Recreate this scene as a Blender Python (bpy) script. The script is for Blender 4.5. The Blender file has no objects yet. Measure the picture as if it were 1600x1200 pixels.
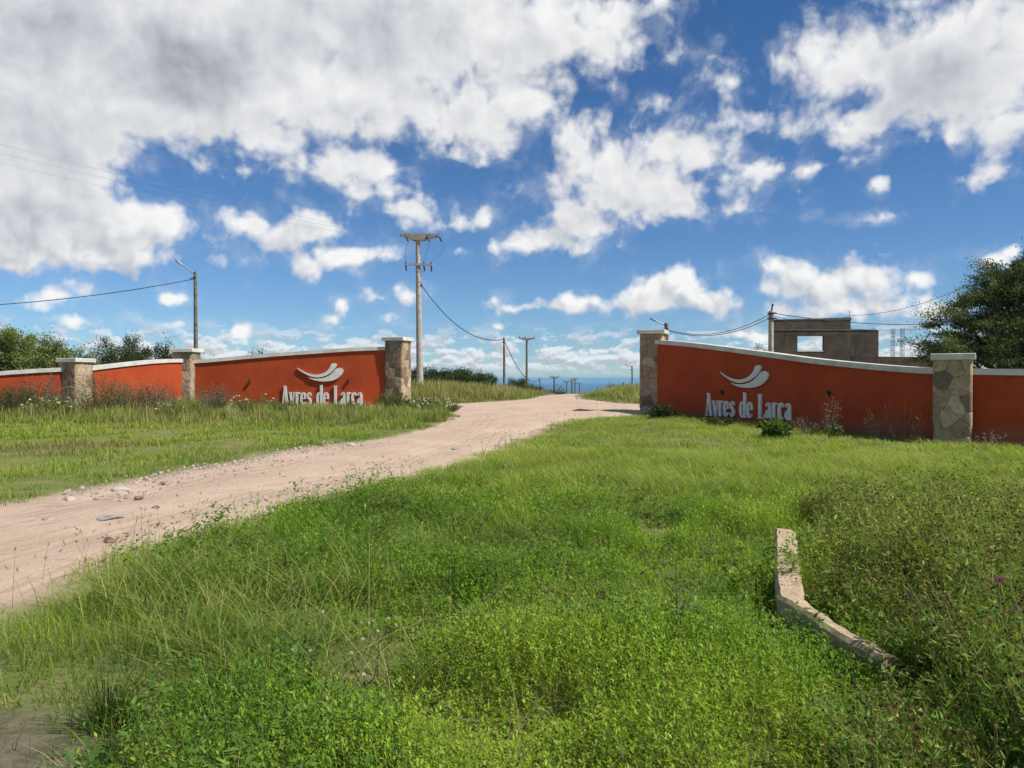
import bpy, math, random
import numpy as np
from mathutils import Vector
from mathutils.geometry import delaunay_2d_cdt

sc = bpy.context.scene
col = sc.collection
R = math.radians

# ------------------------------------------------------------------ camera
F, CX, EYE, CAMZ = 1200.0, 800.0, 592.0, 1.6      # focal length / centre / eye level in pixels of the photo, eye height in metres
cam = bpy.data.cameras.new("camera")
cam.sensor_width = 36.0
cam.lens = 27.0
cam.clip_end = 60000.0
cam.clip_start = 0.05
cam_o = bpy.data.objects.new("camera", cam)
cam_o.location = (0, 0, CAMZ)
cam_o.rotation_euler = (R(90) - math.atan((600 - EYE) / F), 0, 0)
col.objects.link(cam_o)
sc.camera = cam_o

# ------------------------------------------------------------------ sun and exposure
SUN_AZ, SUN_EL = 113.0, 50.0                       # degrees clockwise from +Y, above the horizon
sun = bpy.data.lights.new("sun", 'SUN')
sun.energy = 4.8
sun.angle = R(0.53)
sun.color = (1.0, 0.95, 0.87)
sun_o = bpy.data.objects.new("sun", sun)
sun_o.location = (40, -8, 60)
sd = Vector((math.sin(R(SUN_AZ)) * math.cos(R(SUN_EL)), math.cos(R(SUN_AZ)) * math.cos(R(SUN_EL)), math.sin(R(SUN_EL))))
sun_o.rotation_euler = (-sd).to_track_quat('-Z', 'Y').to_euler()
col.objects.link(sun_o)
sc.view_settings.view_transform = 'Standard'
sc.view_settings.look = 'None'
sc.view_settings.exposure = 0.35
sc.view_settings.gamma = 1.0
sc.cycles.max_bounces = 6
sc.cycles.transparent_max_bounces = 8
sc.cycles.volume_bounces = 0


class NT:
    """Small helper to write node trees."""
    def __init__(s, tree):
        s.t = tree
    def n(s, kind, *ins, **props):
        nd = s.t.nodes.new(kind)
        for k, v in props.items():
            if not k.startswith('i_'):
                setattr(nd, k, v)
        for i, v in enumerate(ins):
            s.set(nd.inputs[i], v)
        for k, v in props.items():
            if k.startswith('i_'):
                s.set(nd.inputs[k[2:].replace('_', ' ')], v)
        return nd
    def set(s, sock, v):
        if v is None:
            return
        if isinstance(v, bpy.types.NodeSocket):
            s.t.links.new(v, sock)
        elif isinstance(v, bpy.types.Node):
            s.t.links.new(v.outputs[0], sock)
        else:
            sock.default_value = v
    def m(s, op, a, b=None, c=None, clamp=False):
        nd = s.t.nodes.new('ShaderNodeMath')
        nd.operation = op
        nd.use_clamp = clamp
        for i, v in enumerate((a, b, c)):
            s.set(nd.inputs[i], v)
        return nd.outputs[0]
    def v(s, op, a, b=None, scale=None):
        nd = s.t.nodes.new('ShaderNodeVectorMath')
        nd.operation = op
        s.set(nd.inputs[0], a)
        s.set(nd.inputs[1], b)
        if scale is not None:
            s.set(nd.inputs['Scale'], scale)
        return nd.outputs['Value'] if op in ('LENGTH', 'DOT_PRODUCT', 'DISTANCE') else nd.outputs[0]
    def ss(s, x, a, b, o0=0.0, o1=1.0, kind='SMOOTHSTEP'):
        nd = s.t.nodes.new('ShaderNodeMapRange')
        nd.interpolation_type = kind
        for i, v in enumerate((x, a, b, o0, o1)):
            s.set(nd.inputs[i], v)
        return nd.outputs[0]
    def mix(s, f, a, b, blend='MIX'):
        nd = s.t.nodes.new('ShaderNodeMix')
        nd.data_type = 'RGBA'
        nd.blend_type = blend
        s.set(nd.inputs[0], f)
        for k, v in ((6, a), (7, b)):
            if isinstance(v, tuple) and len(v) == 3:
                v = (*v, 1)
            s.set(nd.inputs[k], v)
        return nd.outputs[2]
    def noise(s, vec, scale, detail=2.0, rough=0.5, dims='3D', out=0, dist=0.0):
        nd = s.t.nodes.new('ShaderNodeTexNoise')
        nd.noise_dimensions = dims
        s.set(nd.inputs['Vector'], vec)
        nd.inputs['Scale'].default_value = scale
        nd.inputs['Detail'].default_value = detail
        nd.inputs['Roughness'].default_value = rough
        nd.inputs['Distortion'].default_value = dist
        return nd.outputs[out]

# ------------------------------------------------------------------ sky with broken cumulus
CLOUDS = [  # centre and radii in photo pixels: turned into fixed compass bearings and elevations below
    (200, 60, 430, 150, 0), (620, 40, 400, 120, 0), (60, 180, 150, 110, 0), (150, 170, 130, 60, 0), (520, 140, 310, 85, 0), (740, 170, 130, 75, 0), (880, 60, 170, 75, 0), (980, 20, 80, 34, 0), (1030, 8, 50, 26, 0),
    (420, 215, 120, 40, 0), (350, 232, 40, 18, 0), (540, 255, 130, 40, 0), (390, 262, 60, 14, 0), (630, 325, 70, 20, 0), (690, 352, 60, 13, 0), (760, 345, 36, 13, 0), (590, 300, 60, 20, 0),
    (60, 300, 120, 80, 0), (90, 345, 180, 62, 0), (230, 358, 90, 22, 0), (110, 398, 170, 26, 0), (240, 402, 80, 13, 0),
    (395, 355, 50, 30, 0), (450, 372, 80, 30, 0), (560, 402, 50, 18, 0), (495, 360, 62, 38, 0), (535, 403, 62, 22, 0), (485, 418, 28, 20, 0),
    (900, 220, 80, 45, 0), (940, 250, 110, 50, 0), (1070, 225, 80, 40, 0), (1100, 250, 80, 40, 0), (1000, 290, 180, 56, 0), (1150, 325, 70, 20, 0), (890, 335, 70, 52, 0), (800, 385, 42, 17, 0), (845, 370, 60, 32, 0), (900, 385, 50, 24, 0), (1060, 325, 110, 26, 0), (1120, 190, 60, 18, 0), (1110, 132, 46, 16, 0), (1035, 165, 34, 14, 0), (1180, 270, 50, 26, 0),
    (1320, 105, 120, 62, 0), (1490, 100, 170, 95, 0), (1330, 180, 105, 38, 0), (1590, 190, 70, 34, 0), (1420, 6, 80, 20, 0), (1235, 110, 40, 34, 0),
    (1530, 271, 32, 11, 0), (1560, 264, 28, 11, 0), (1275, 305, 30, 7, 0), (1372, 345, 20, 8, 0), (1270, 266, 36, 7, 0), (1392, 286, 10, 6, 0),
    (810, 480, 48, 11, 0), (880, 475, 56, 15, 0), (915, 466, 30, 13, 0), (1045, 450, 62, 32, 0), (1010, 466, 50, 20, 0), (1115, 478, 56, 17, 0), (1235, 435, 50, 34, 0), (1290, 452, 60, 30, 0), (1340, 438, 50, 34, 0), (1415, 433, 24, 11, 0), (1300, 484, 120, 16, 0), (1450, 485, 50, 14, 0), (1555, 400, 24, 10, 0), (1580, 388, 20, 9, 0), (1380, 402, 14, 6, 0),
    (105, 464, 30, 9, 0), (145, 456, 28, 11, 0), (116, 503, 17, 9, 0), (268, 464, 16, 10, 0), (250, 509, 24, 6, 0), (535, 478, 20, 17, 0), (520, 495, 16, 9, 0), (600, 470, 30, 13, 0), (640, 466, 26, 13, 0), (612, 500, 16, 8, 0), (365, 522, 26, 12, 0), (713, 396, 12, 8, 0), (1175, 520, 36, 8, 0), (785, 506, 12, 6, 0),
]

def azel(px, py):
    return math.atan((px - CX) / F), math.atan((EYE - py) / math.hypot(F, px - CX))

world = bpy.data.worlds.new("World")
sc.world = world
world.use_nodes = True
world.node_tree.nodes.clear()
W = NT(world.node_tree)
tc = W.n('ShaderNodeTexCoord').outputs['Generated']
sep = W.n('ShaderNodeSeparateXYZ', tc)
az = W.m('ARCTAN2', sep.outputs[0], sep.outputs[1])
el = W.m('ARCSINE', sep.outputs[2])
P0 = W.n('ShaderNodeCombineXYZ', az, el, 0.0).outputs[0]
wob = W.noise(P0, 7.0, 2.0, 0.5, '2D', 1)
P1 = W.v('ADD', P0, W.v('MULTIPLY', W.v('SUBTRACT', wob, (0.5, 0.5, 0.5)), (0.04, 0.028, 0)))
wob2 = W.noise(P0, 30.0, 2.0, 0.55, '2D', 1)
PW = W.v('ADD', P1, W.v('MULTIPLY', W.v('SUBTRACT', wob2, (0.5, 0.5, 0.5)), (0.022, 0.018, 0)))

def billow(vec, scale, detail):
    """rounded cauliflower puffs, about 0.5 in the mean"""
    v = W.n('ShaderNodeTexVoronoi', vec, voronoi_dimensions='2D', feature='SMOOTH_F1', i_Scale=scale, i_Detail=detail, i_Roughness=0.5, i_Smoothness=0.25)
    return W.m('MULTIPLY_ADD', v.outputs['Distance'], -1.0, 1.19)

def cloud_field(pv, noise_vec, detail, after=None, least=0):
    best, dep = None, after                        # runs of ellipses wait for the run before: keeps the shader's stack small
    pvi = pv
    for k, (cx, cy, rx, ry, rot) in enumerate([c for c in CLOUDS if c[3] >= least]):
        a, e = azel(cx, cy)
        if k % 8 == 0 and dep is not None:
            pvi = W.n('ShaderNodeVectorMath', dep, (1e-12, 1e-12, 0), pv, operation='MULTIPLY_ADD').outputs[0]
        q = W.n('ShaderNodeVectorMath', pvi, (F / rx, F / ry, 0), (-a * F / rx, -e * F / ry, 0), operation='MULTIPLY_ADD').outputs[0]
        ln = W.v('LENGTH', q)
        s = (ry / F) ** 0.8 * 0.6
        sdv = W.m('MULTIPLY_ADD', ln, s, -s)
        best = sdv if best is None else W.m('SMOOTH_MIN', best, sdv, 0.012)
        dep = best
    # weather behind the viewer's back: plain scattered cloud
    bk = W.noise(pv, 2.6, 3.0, 0.5, '2D')
    side = W.m('ABSOLUTE', az)
    back = W.m('ADD', W.m('MULTIPLY', W.m('SUBTRACT', 0.55, bk), 0.9), W.ss(side, 0.95, 0.75, 0.0, 1.0))
    best = W.m('MINIMUM', best, back)
    nz = W.noise(noise_vec, 17.0, detail, 0.6, '2D')
    nz = W.m('ADD', W.m('MULTIPLY', nz, 0.72), W.m('MULTIPLY', billow(noise_vec, 23.0, 2.0), 0.28))
    amp = W.ss(el, 0.0, 0.30, 0.034, 0.115, 'LINEAR')
    return W.m('SUBTRACT', W.m('MULTIPLY', W.m('SUBTRACT', nz, 0.5), amp), best)

D1 = cloud_field(PW, P1, 8.0)
off = (0.018, 0.030, 0)
offs = W.n('ShaderNodeVectorMath', off, operation='SCALE', i_Scale=W.ss(el, 0.06, 0.32, 0.38, 1.0, 'LINEAR')).outputs[0]
PO = W.v('ADD', P1, offs)
D2 = cloud_field(PO, PO, 4.0, D1, 13)
edge = W.ss(el, 0.05, 0.35, 0.011, 0.038, 'LINEAR')
alpha = W.ss(D1, -0.004, edge)
veil = W.m('MULTIPLY', W.ss(D1, -0.022, 0.010), W.m('MULTIPLY', W.ss(W.noise(P1, 24.0, 5.0, 0.65, '2D'), 0.38, 0.68), 0.22))
alpha = W.m('MAXIMUM', W.m('POWER', alpha, 0.9), veil)
# soft relief inside the clouds
r1 = W.noise(P1, 13.0, 5.0, 0.55, '2D')
r2 = W.noise(W.v('ADD', P1, (0.010, 0.018, 0)), 13.0, 4.0, 0.55, '2D')
relief = W.m('SUBTRACT', r1, r2)
f1 = billow(PW, 24.0, 2.0)                         # lit round puffs
f2 = billow(W.v('ADD', PW, (0.0055, 0.010, 0)), 24.0, 1.0)
low = W.ss(el, 0.24, 0.10)
relief = W.m('ADD', relief, W.m('MULTIPLY', W.m('SUBTRACT', f1, f2), W.m('MULTIPLY_ADD', low, 0.85, 0.30)))
grad = W.m('SUBTRACT', D1, D2)
lit = W.m('MULTIPLY_ADD', grad, W.m('MULTIPLY_ADD', low, 13.0, 5.0), W.m('MULTIPLY', relief, 0.75))
big = W.noise(P0, 4.0, 3.0, 0.5, '2D')
thick = W.m('MULTIPLY', W.ss(W.m('DIVIDE', D1, W.ss(el, 0.05, 0.30, 0.055, 0.10, 'LINEAR')), 0.1, 1.0), W.ss(big, 0.32, 0.62, 0.55, 1.0))
GREY = [(300, 105, 120, 60), (120, 240, 230, 55), (20, 210, 110, 60), (880, 360, 95, 46), (1060, 320, 130, 26), (60, 410, 170, 34), (60, 330, 90, 26), (470, 352, 70, 34), (480, 422, 40, 20), (560, 50, 170, 60), (1440, 130, 120, 60), (1080, 482, 90, 14), (1000, 320, 140, 26), (1300, 470, 90, 16)]
gsum = None
pvi = P1
for k, (cx, cy, rx, ry) in enumerate(GREY):        # the cloud bellies that hang darkest
    a, e = azel(cx, cy)
    if k == 7:
        pvi = W.n('ShaderNodeVectorMath', gsum, (1e-12, 1e-12, 0), P1, operation='MULTIPLY_ADD').outputs[0]
    q = W.n('ShaderNodeVectorMath', pvi, (F / rx, F / ry, 0), (-a * F / rx, -e * F / ry, 0), operation='MULTIPLY_ADD').outputs[0]
    g = W.ss(W.v('LENGTH', q), 1.25, 0.15)
    gsum = g if gsum is None else W.m('MAXIMUM', gsum, g)
belly = W.m('MULTIPLY', W.m('MULTIPLY', gsum, W.ss(W.noise(P1, 6.0, 4.0, 0.5, '2D'), 0.28, 0.62, 0.35, 1.0)), W.ss(D1, 0.0, 0.05))
soft = W.m('MULTIPLY', W.m('SUBTRACT', W.noise(P1, 9.0, 4.0, 0.5, '2D'), 0.5), 0.55)
vv = W.m('SUBTRACT', 0.83, W.m('MULTIPLY', thick, 0.20))
vv = W.m('SUBTRACT', vv, W.m('MULTIPLY', belly, 0.16))
vv = W.m('ADD', vv, W.m('MULTIPLY', soft, W.m('MULTIPLY_ADD', thick, 0.55, 0.25)))
vv = W.m('ADD', vv, W.m('MULTIPLY', W.m('MAXIMUM', W.m('MINIMUM', lit, 0.32), -0.62), 0.36))
vv = W.m('MAXIMUM', W.m('MINIMUM', vv, 0.93), 0.40)
ccol = W.mix(W.ss(vv, 0.4, 0.95), (0.90, 0.955, 1.06), (1.0, 1.0, 0.995))
ccol = W.mix(1.0, ccol, W.n('ShaderNodeCombineColor', vv, vv, vv).outputs[0], 'MULTIPLY')
# streets of small far clouds low over the plain
hb = W.n('ShaderNodeCombineXYZ', W.m('MULTIPLY', az, 26.0), W.m('MULTIPLY', el, 58.0), 3.3).outputs[0]
hn = W.noise(hb, 1.0, 6.0, 0.62, '2D')
hn2 = W.noise(W.v('ADD', hb, (0.06, 0.28, 0)), 1.0, 4.0, 0.6, '2D')
band = W.m('MULTIPLY', W.ss(el, 0.002, 0.022), W.ss(el, 0.078, 0.036))
ha = W.m('MULTIPLY', W.ss(hn, W.ss(el, 0.02, 0.06, 0.35, 0.46), W.ss(el, 0.02, 0.06, 0.50, 0.56)), band)
ha = W.m('MULTIPLY', ha, 0.92)
hv = W.m('ADD', 0.72, W.m('MULTIPLY', W.m('SUBTRACT', hn, hn2), 1.5))
hv = W.m('MAXIMUM', W.m('MINIMUM', hv, 0.88), 0.55)
hcol = W.mix(1.0, (0.93, 0.975, 1.04), W.n('ShaderNodeCombineColor', hv, hv, hv).outputs[0], 'MULTIPLY')
sky = W.n('ShaderNodeTexSky', sky_type='NISHITA')
sky.sun_disc = False
sky.sun_elevation = R(SUN_EL)
sky.sun_rotation = R(SUN_AZ)
sky.altitude = 900
sky.air_density = 1.0
sky.dust_density = 0.0
sky.ozone_density = 3.0
SKY = 0.08
skyc = W.mix(1.0, sky.outputs[0], W.mix(W.ss(el, 0.06, 0.46), (0.58, 0.78, 1.0), (0.43, 0.71, 0.97)), 'MULTIPLY')
base = W.mix(ha, skyc, W.mix(1.0, hcol, (0.8 / SKY, 0.8 / SKY, 0.8 / SKY), 'MULTIPLY'))
CL = 0.80 / SKY
ctot = W.mix(1.0, ccol, (CL, CL, CL), 'MULTIPLY')
fin = W.mix(alpha, base, ctot)
bg = W.n('ShaderNodeBackground', fin, SKY)
W.n('ShaderNodeOutputWorld', bg.outputs[0])

# ------------------------------------------------------------------ mesh helpers
def tag(o, label=None, cat=None, group=None, kind=None):
    if label: o["label"] = label
    if cat: o["category"] = cat
    if group: o["group"] = group
    if kind: o["kind"] = kind
    return o

def empty(name, loc, label, cat, group=None):
    o = bpy.data.objects.new(name, None)
    o.empty_display_size = 0.2
    o.location = loc
    col.objects.link(o)
    return tag(o, label, cat, group, 'thing')

def link(name, me, mat, parent=None):
    o = bpy.data.objects.new(name, me)
    col.objects.link(o)
    if mat is not None:
        me.materials.append(mat)
    if parent is not None:                          # geometry is given in world coordinates
        o.parent = parent
        o.matrix_parent_inverse.identity()
        p = parent
        off = Vector((0, 0, 0))
        while p is not None:
            off += p.location
            p = p.parent
        o.location = -off
    return o

def big_mesh(name, V, T, C, mat, parent=None, smooth=False):
    """numpy triangles -> ONE mesh object, colour per vertex in the attribute Col."""
    V = np.ascontiguousarray(V, np.float32); T = np.ascontiguousarray(T, np.int32)
    me = bpy.data.meshes.new(name)
    me.vertices.add(len(V)); me.vertices.foreach_set('co', V.ravel())
    me.loops.add(T.size); me.loops.foreach_set('vertex_index', T.ravel())
    me.polygons.add(len(T)); me.polygons.foreach_set('loop_start', np.arange(0, T.size, 3, dtype=np.int32))
    if smooth:
        me.polygons.foreach_set('use_smooth', np.ones(len(T), bool))
    if C is not None:
        ca = me.color_attributes.new('Col', 'FLOAT_COLOR', 'POINT')
        c4 = np.ones((len(V), 4), np.float32); c4[:, :C.shape[1]] = C
        ca.data.foreach_set('color', c4.ravel())
    me.update(calc_edges=True)
    return link(name, me, mat, parent)

class MB:
    """Collects solids, then links them as ONE mesh."""
    def __init__(s):
        s.v, s.f, s.sm = [], [], []
    def add(s, V, Fc, smooth=False):
        b = len(s.v)
        s.v += [tuple(p) for p in V]
        s.f += [tuple(i + b for i in q) for q in Fc]
        s.sm += [smooth] * len(Fc)
    def hexa(s, a, b):
        """lower quad a and upper quad b (counter-clockwise seen from above)"""
        s.add(list(a) + list(b), [(3, 2, 1, 0), (4, 5, 6, 7), (0, 1, 5, 4), (1, 2, 6, 5), (2, 3, 7, 6), (3, 0, 4, 7)])
    def box(s, c, size, ang=0.0, bev=0.0):
        cx, cy, cz = c; sx, sy, sz = (q / 2 for q in size)
        ca, sa = math.cos(ang), math.sin(ang)
        def ring(dx, dy, z):
            return [(cx + x * ca - y * sa, cy + x * sa + y * ca, z) for x, y in ((-dx, -dy), (dx, -dy), (dx, dy), (-dx, dy))]
        if bev <= 0:
            s.hexa(ring(sx, sy, cz - sz), ring(sx, sy, cz + sz)); return
        def ring8(dx, dy, b, z):
            pts = [(-dx + b, -dy), (dx - b, -dy), (dx, -dy + b), (dx, dy - b), (dx - b, dy), (-dx + b, dy), (-dx, dy - b), (-dx, -dy + b)]
            return [(cx + x * ca - y * sa, cy + x * sa + y * ca, z) for x, y in pts]
        rings = [ring8(sx - bev, sy - bev, bev, cz - sz), ring8(sx, sy, bev, cz - sz + bev), ring8(sx, sy, bev, cz + sz - bev), ring8(sx - bev, sy - bev, bev, cz + sz)]
        V = [p for r in rings for p in r]
        Fc = [tuple(range(7, -1, -1)), tuple(range(24, 32))]
        for k in range(3):
            for i in range(8):
                j = (i + 1) % 8
                Fc.append((k * 8 + i, k * 8 + j, k * 8 + 8 + j, k * 8 + 8 + i))
        s.add(V, Fc)
    def tube(s, pts, rad, seg=8, smooth=True):
        pts = [Vector(p) for p in pts]
        if not hasattr(rad, '__len__'):
            rad = [rad] * len(pts)
        V, Fc = [], []
        up = None
        for i, p in enumerate(pts):
            t = (pts[min(i + 1, len(pts) - 1)] - pts[max(i - 1, 0)]).normalized()
            if up is None:
                up = Vector((0, 0, 1)) if abs(t.z) < 0.9 else Vector((1, 0, 0))
            a = t.cross(up).normalized(); b = a.cross(t).normalized()
            up = b
            for k in range(seg):
                w = 2 * math.pi * k / seg
                V.append(p + (a * math.cos(w) + b * math.sin(w)) * rad[i])
        for i in range(len(pts) - 1):
            for k in range(seg):
                j = (k + 1) % seg
                Fc.append((i * seg + k, i * seg + j, i * seg + seg + j, i * seg + seg + k))
        s.add(V, Fc, smooth)
        n = len(pts) - 1
        s.add(V[:seg], [tuple(range(seg))[::-1]]); s.add(V[n * seg:], [tuple(range(seg))])
    def prism(s, poly, frame, depth0, depth1):
        """closed outline in (u, v), carried by frame(u, v, d) -> xyz, between two depths"""
        n = len(poly)
        V = [frame(u, v, depth0) for u, v in poly] + [frame(u, v, depth1) for u, v in poly]
        Fc = [tuple(range(n))[::-1], tuple(range(n, 2 * n))] + [(i, (i + 1) % n, n + (i + 1) % n, n + i) for i in range(n)]
        s.add(V, Fc)
    def build(s, name, mat, parent=None):
        me = bpy.data.meshes.new(name)
        me.from_pydata([tuple(p) for p in s.v], [], s.f)
        me.polygons.foreach_set('use_smooth', s.sm)
        me.update()
        return link(name, me, mat, parent)

# ------------------------------------------------------------------ random fields
def _hash(ix, iy, seed):
    h = (ix.astype(np.int64) * 374761393 + iy.astype(np.int64) * 668265263 + seed * 1442695041) & 0x7fffffff
    h = ((h ^ (h >> 13)) * 1274126177) & 0x7fffffff
    return ((h ^ (h >> 16)) & 0xffff) / 65535.0

def vnoise(x, y, seed=0):
    ix, iy = np.floor(x), np.floor(y)
    fx, fy = x - ix, y - iy
    fx = fx * fx * (3 - 2 * fx); fy = fy * fy * (3 - 2 * fy)
    a = _hash(ix, iy, seed); b = _hash(ix + 1, iy, seed); c = _hash(ix, iy + 1, seed); d = _hash(ix + 1, iy + 1, seed)
    return a + (b - a) * fx + (c - a) * fy + (a - b - c + d) * fx * fy

def fbm(x, y, scale, seed=0, octv=4):
    x = np.asarray(x, float) / scale; y = np.asarray(y, float) / scale
    t, a, n = 0, 0.5, 0
    for o in range(octv):
        t = t + a * vnoise(x, y, seed + o * 17); n += a
        x = x * 2.03 + 7.1; y = y * 2.03 - 3.7; a *= 0.5
    return t / n

def sstep(x, a, b):
    t = np.clip((np.asarray(x, float) - a) / (b - a), 0, 1)
    return t * t * (3 - 2 * t)

# ------------------------------------------------------------------ lie of the land
_py = np.arange(-200, 22000, 0.5)
_ctrl = [(-200, -1.0), (-20, -0.05), (0, 0), (8, 0.03), (12, 0.07), (17, 0.16), (22, 0.36), (26, 0.5), (30, 0.57), (40, 0.56), (50, 0.5), (60, 0.36), (75, -0.15), (90, -0.9), (110, -2.4), (150, -7.5), (200, -14), (300, -28), (500, -52), (1000, -86), (2500, -118), (6000, -125), (22000, -125)]
_pz = np.interp(_py, [c[0] for c in _ctrl], [c[1] for c in _ctrl])
_k = np.exp(-0.5 * (np.arange(-16, 17) / 6.0) ** 2); _k /= _k.sum()
_pz = np.convolve(np.pad(_pz, 16, mode='edge'), _k, 'valid')

def prof(y):
    return np.interp(y, _py, _pz)

def gz(x, y):
    """height of the ground"""
    x = np.asarray(x, float); y = np.asarray(y, float)
    z = prof(y)
    z = z + 0.55 * np.exp(-((x + 8.0) / 8.0) ** 2 - ((y - 50) / 9.0) ** 2) * sstep(x, 1.5, -1.0)
    z = z + 0.45 * np.exp(-((x - 9.5) / 4.5) ** 2 - ((y - 46) / 9.0) ** 2)
    z = z + (fbm(x, y, 2.6, 5, 3) - 0.5) * 0.10 * sstep(y, 70, 40)
    z = z + (fbm(x, y, 90.0, 9, 4) - 0.5) * sstep(y, 80, 400) * 9.0
    return z

def at(px, Y, py=None, z=None):
    """world point at depth Y behind photo pixel px (and py)"""
    x = (px - CX) / F * Y
    if py is not None:
        return (x, Y, CAMZ + (EYE - py) / F * Y)
    return (x, Y, float(gz(x, Y)) if z is None else z)

def hit(px, py, ymax=75.0):
    """where the line of sight through a photo pixel meets the road profile"""
    Y = np.arange(1.5, ymax, 0.02)
    zr = CAMZ + (EYE - py) / F * Y
    k = np.nonzero(zr <= prof(Y))[0]
    y = Y[k[0]] if len(k) else ymax
    return ((px - CX) / F * y, float(y))

# ------------------------------------------------------------------ materials
def mat(name):
    m = bpy.data.materials.new(name)
    m.use_nodes = True
    m.node_tree.nodes.clear()
    t = NT(m.node_tree)
    out = t.n('ShaderNodeOutputMaterial')
    return m, t, out

def surf(name, build, rough=0.8, spec=0.3, metal=0.0, bump=None):
    """build(t, P) -> (colour socket, height socket or None)"""
    m, t, out = mat(name)
    P = t.n('ShaderNodeTexCoord').outputs['Object']
    c, h = build(t, P)
    b = t.n('ShaderNodeBsdfPrincipled')
    t.set(b.inputs['Base Color'], (*c, 1) if isinstance(c, tuple) and len(c) == 3 else c)
    t.set(b.inputs['Roughness'], rough); t.set(b.inputs['Metallic'], metal)
    b.inputs['Specular IOR Level'].default_value = spec
    if h is not None:
        bp = t.n('ShaderNodeBump', i_Height=h, i_Strength=(bump or (0.5, 0.02))[0], i_Distance=(bump or (0.5, 0.02))[1])
        t.t.links.new(bp.outputs[0], b.inputs['Normal'])
    t.t.links.new(b.outputs[0], out.inputs[0])
    return m

def mottled(c1, c2, scale, detail=5, lo=0.35, hi=0.65, bump=True, fine=40.0):
    def f(t, P):
        n = t.noise(P, scale, detail, 0.6)
        c = t.mix(t.ss(n, lo, hi), c1, c2)
        h = t.noise(P, fine, 4, 0.6) if bump else None
        return c, h
    return f

def leafmat(name, rough=0.5, trans=0.42, tint=(1.15, 1.25, 0.55)):
    m, t, out = mat(name)
    c = t.n('ShaderNodeAttribute', attribute_name='Col').outputs[0]
    b = t.n('ShaderNodeBsdfPrincipled', c, i_Roughness=rough)
    b.inputs['Specular IOR Level'].default_value = 0.22
    tr = t.n('ShaderNodeBsdfTranslucent', t.mix(1.0, c, tint, 'MULTIPLY'))
    mx = t.n('ShaderNodeMixShader', trans, b, tr)
    t.t.links.new(mx.outputs[0], out.inputs[0])
    return m

M = {}
M['leaf'] = leafmat('leaf')
M['dry'] = leafmat('dry_stalk', 0.7, 0.2, (1, 1, 0.9))
M['tree_leaf'] = leafmat('tree_leaf', 0.55, 0.28)
M['bark'] = surf('bark', mottled((0.07, 0.055, 0.04), (0.14, 0.115, 0.09), 9.0), 0.9)

def red_wall(t, P):
    n = t.noise(P, 1.1, 5, 0.6)
    c = t.mix(t.ss(n, 0.3, 0.7), (0.325, 0.048, 0.014), (0.385, 0.063, 0.018))
    st = t.n('ShaderNodeMapping', P, i_Scale=(3.0, 3.0, 0.45)).outputs[0]
    c = t.mix(t.m('MULTIPLY', t.ss(t.noise(st, 1.6, 6, 0.65), 0.52, 0.75), 0.35), c, (0.22, 0.037, 0.011))
    sc_ = t.n('ShaderNodeMapping', P, i_Scale=(1.0, 1.0, 2.2), i_Rotation=(0.2, 0.5, 0.1)).outputs[0]
    chip = t.m('MULTIPLY', t.ss(t.noise(sc_, 9.0, 5, 0.75), 0.71, 0.76), t.ss(t.noise(P, 1.3, 2, 0.5), 0.5, 0.62))
    c = t.mix(t.m('MULTIPLY', chip, 0.7), c, (0.45, 0.25, 0.16))
    s_ = t.n('ShaderNodeSeparateXYZ', P)
    run = t.n('ShaderNodeMapping', P, i_Scale=(1.0, 1.0, 0.12)).outputs[0]
    rn = t.noise(run, 7.0, 5, 0.65)
    c = t.mix(t.m('MULTIPLY', t.ss(rn, 0.56, 0.74), t.ss(t.noise(P, 0.9, 2, 0.5), 0.40, 0.62, 0.12, 0.55)), c, (0.17, 0.035, 0.016))
    c = t.mix(t.m('MULTIPLY', t.ss(rn, 0.42, 0.28), 0.22), c, (0.46, 0.12, 0.05))
    mud = t.m('MULTIPLY', t.ss(t.m('ADD', s_.outputs[2], t.m('MULTIPLY', t.noise(P, 5.0, 5, 0.7), -0.7)), 0.38, 0.05), 0.6)
    c = t.mix(mud, c, (0.20, 0.10, 0.06))
    h = t.m('ADD', t.noise(P, 60.0, 4, 0.6), t.m('MULTIPLY', t.noise(P, 2.0, 3, 0.5), 2.0))
    return c, h
M['red'] = surf('red_stucco', red_wall, 0.85, 0.2, bump=(0.35, 0.012))

def coping_c(t, P):
    n = t.noise(P, 2.5, 6, 0.65)
    c = t.mix(t.ss(n, 0.35, 0.7), (0.62, 0.60, 0.545), (0.45, 0.425, 0.375))
    c = t.mix(t.m('MULTIPLY', t.ss(t.noise(P, 14.0, 5, 0.7), 0.58, 0.72), 0.5), c, (0.30, 0.29, 0.26))
    return c, t.noise(P, 40.0, 4, 0.6)
M['coping'] = surf('coping_concrete', coping_c, 0.85, 0.25, bump=(0.3, 0.01))

def flagstone(t, P):
    a_ = t.n('ShaderNodeAttribute', attribute_name='Col')
    n = t.noise(P, 9.0, 7, 0.7)
    c = t.mix(1.0, a_.outputs[0], t.n('ShaderNodeCombineColor', *[t.ss(n, 0.25, 0.75, 0.62, 1.32)] * 3).outputs[0], 'MULTIPLY')
    c = t.mix(t.m('MULTIPLY', t.ss(t.noise(P, 3.5, 4, 0.6), 0.54, 0.7), 0.4), c, (0.27, 0.165, 0.095))
    h = t.m('ADD', n, t.m('MULTIPLY', t.noise(P, 40.0, 4, 0.6), 0.4))
    return c, h
M['flag'] = surf('flagstone', flagstone, 0.85, 0.25, bump=(0.6, 0.02))
STONE_COLS = np.array([(0.31, 0.225, 0.145), (0.40, 0.305, 0.20), (0.22, 0.165, 0.11), (0.34, 0.22, 0.15), (0.44, 0.35, 0.24), (0.18, 0.13, 0.085), (0.31, 0.26, 0.19), (0.37, 0.265, 0.165)])

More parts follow.
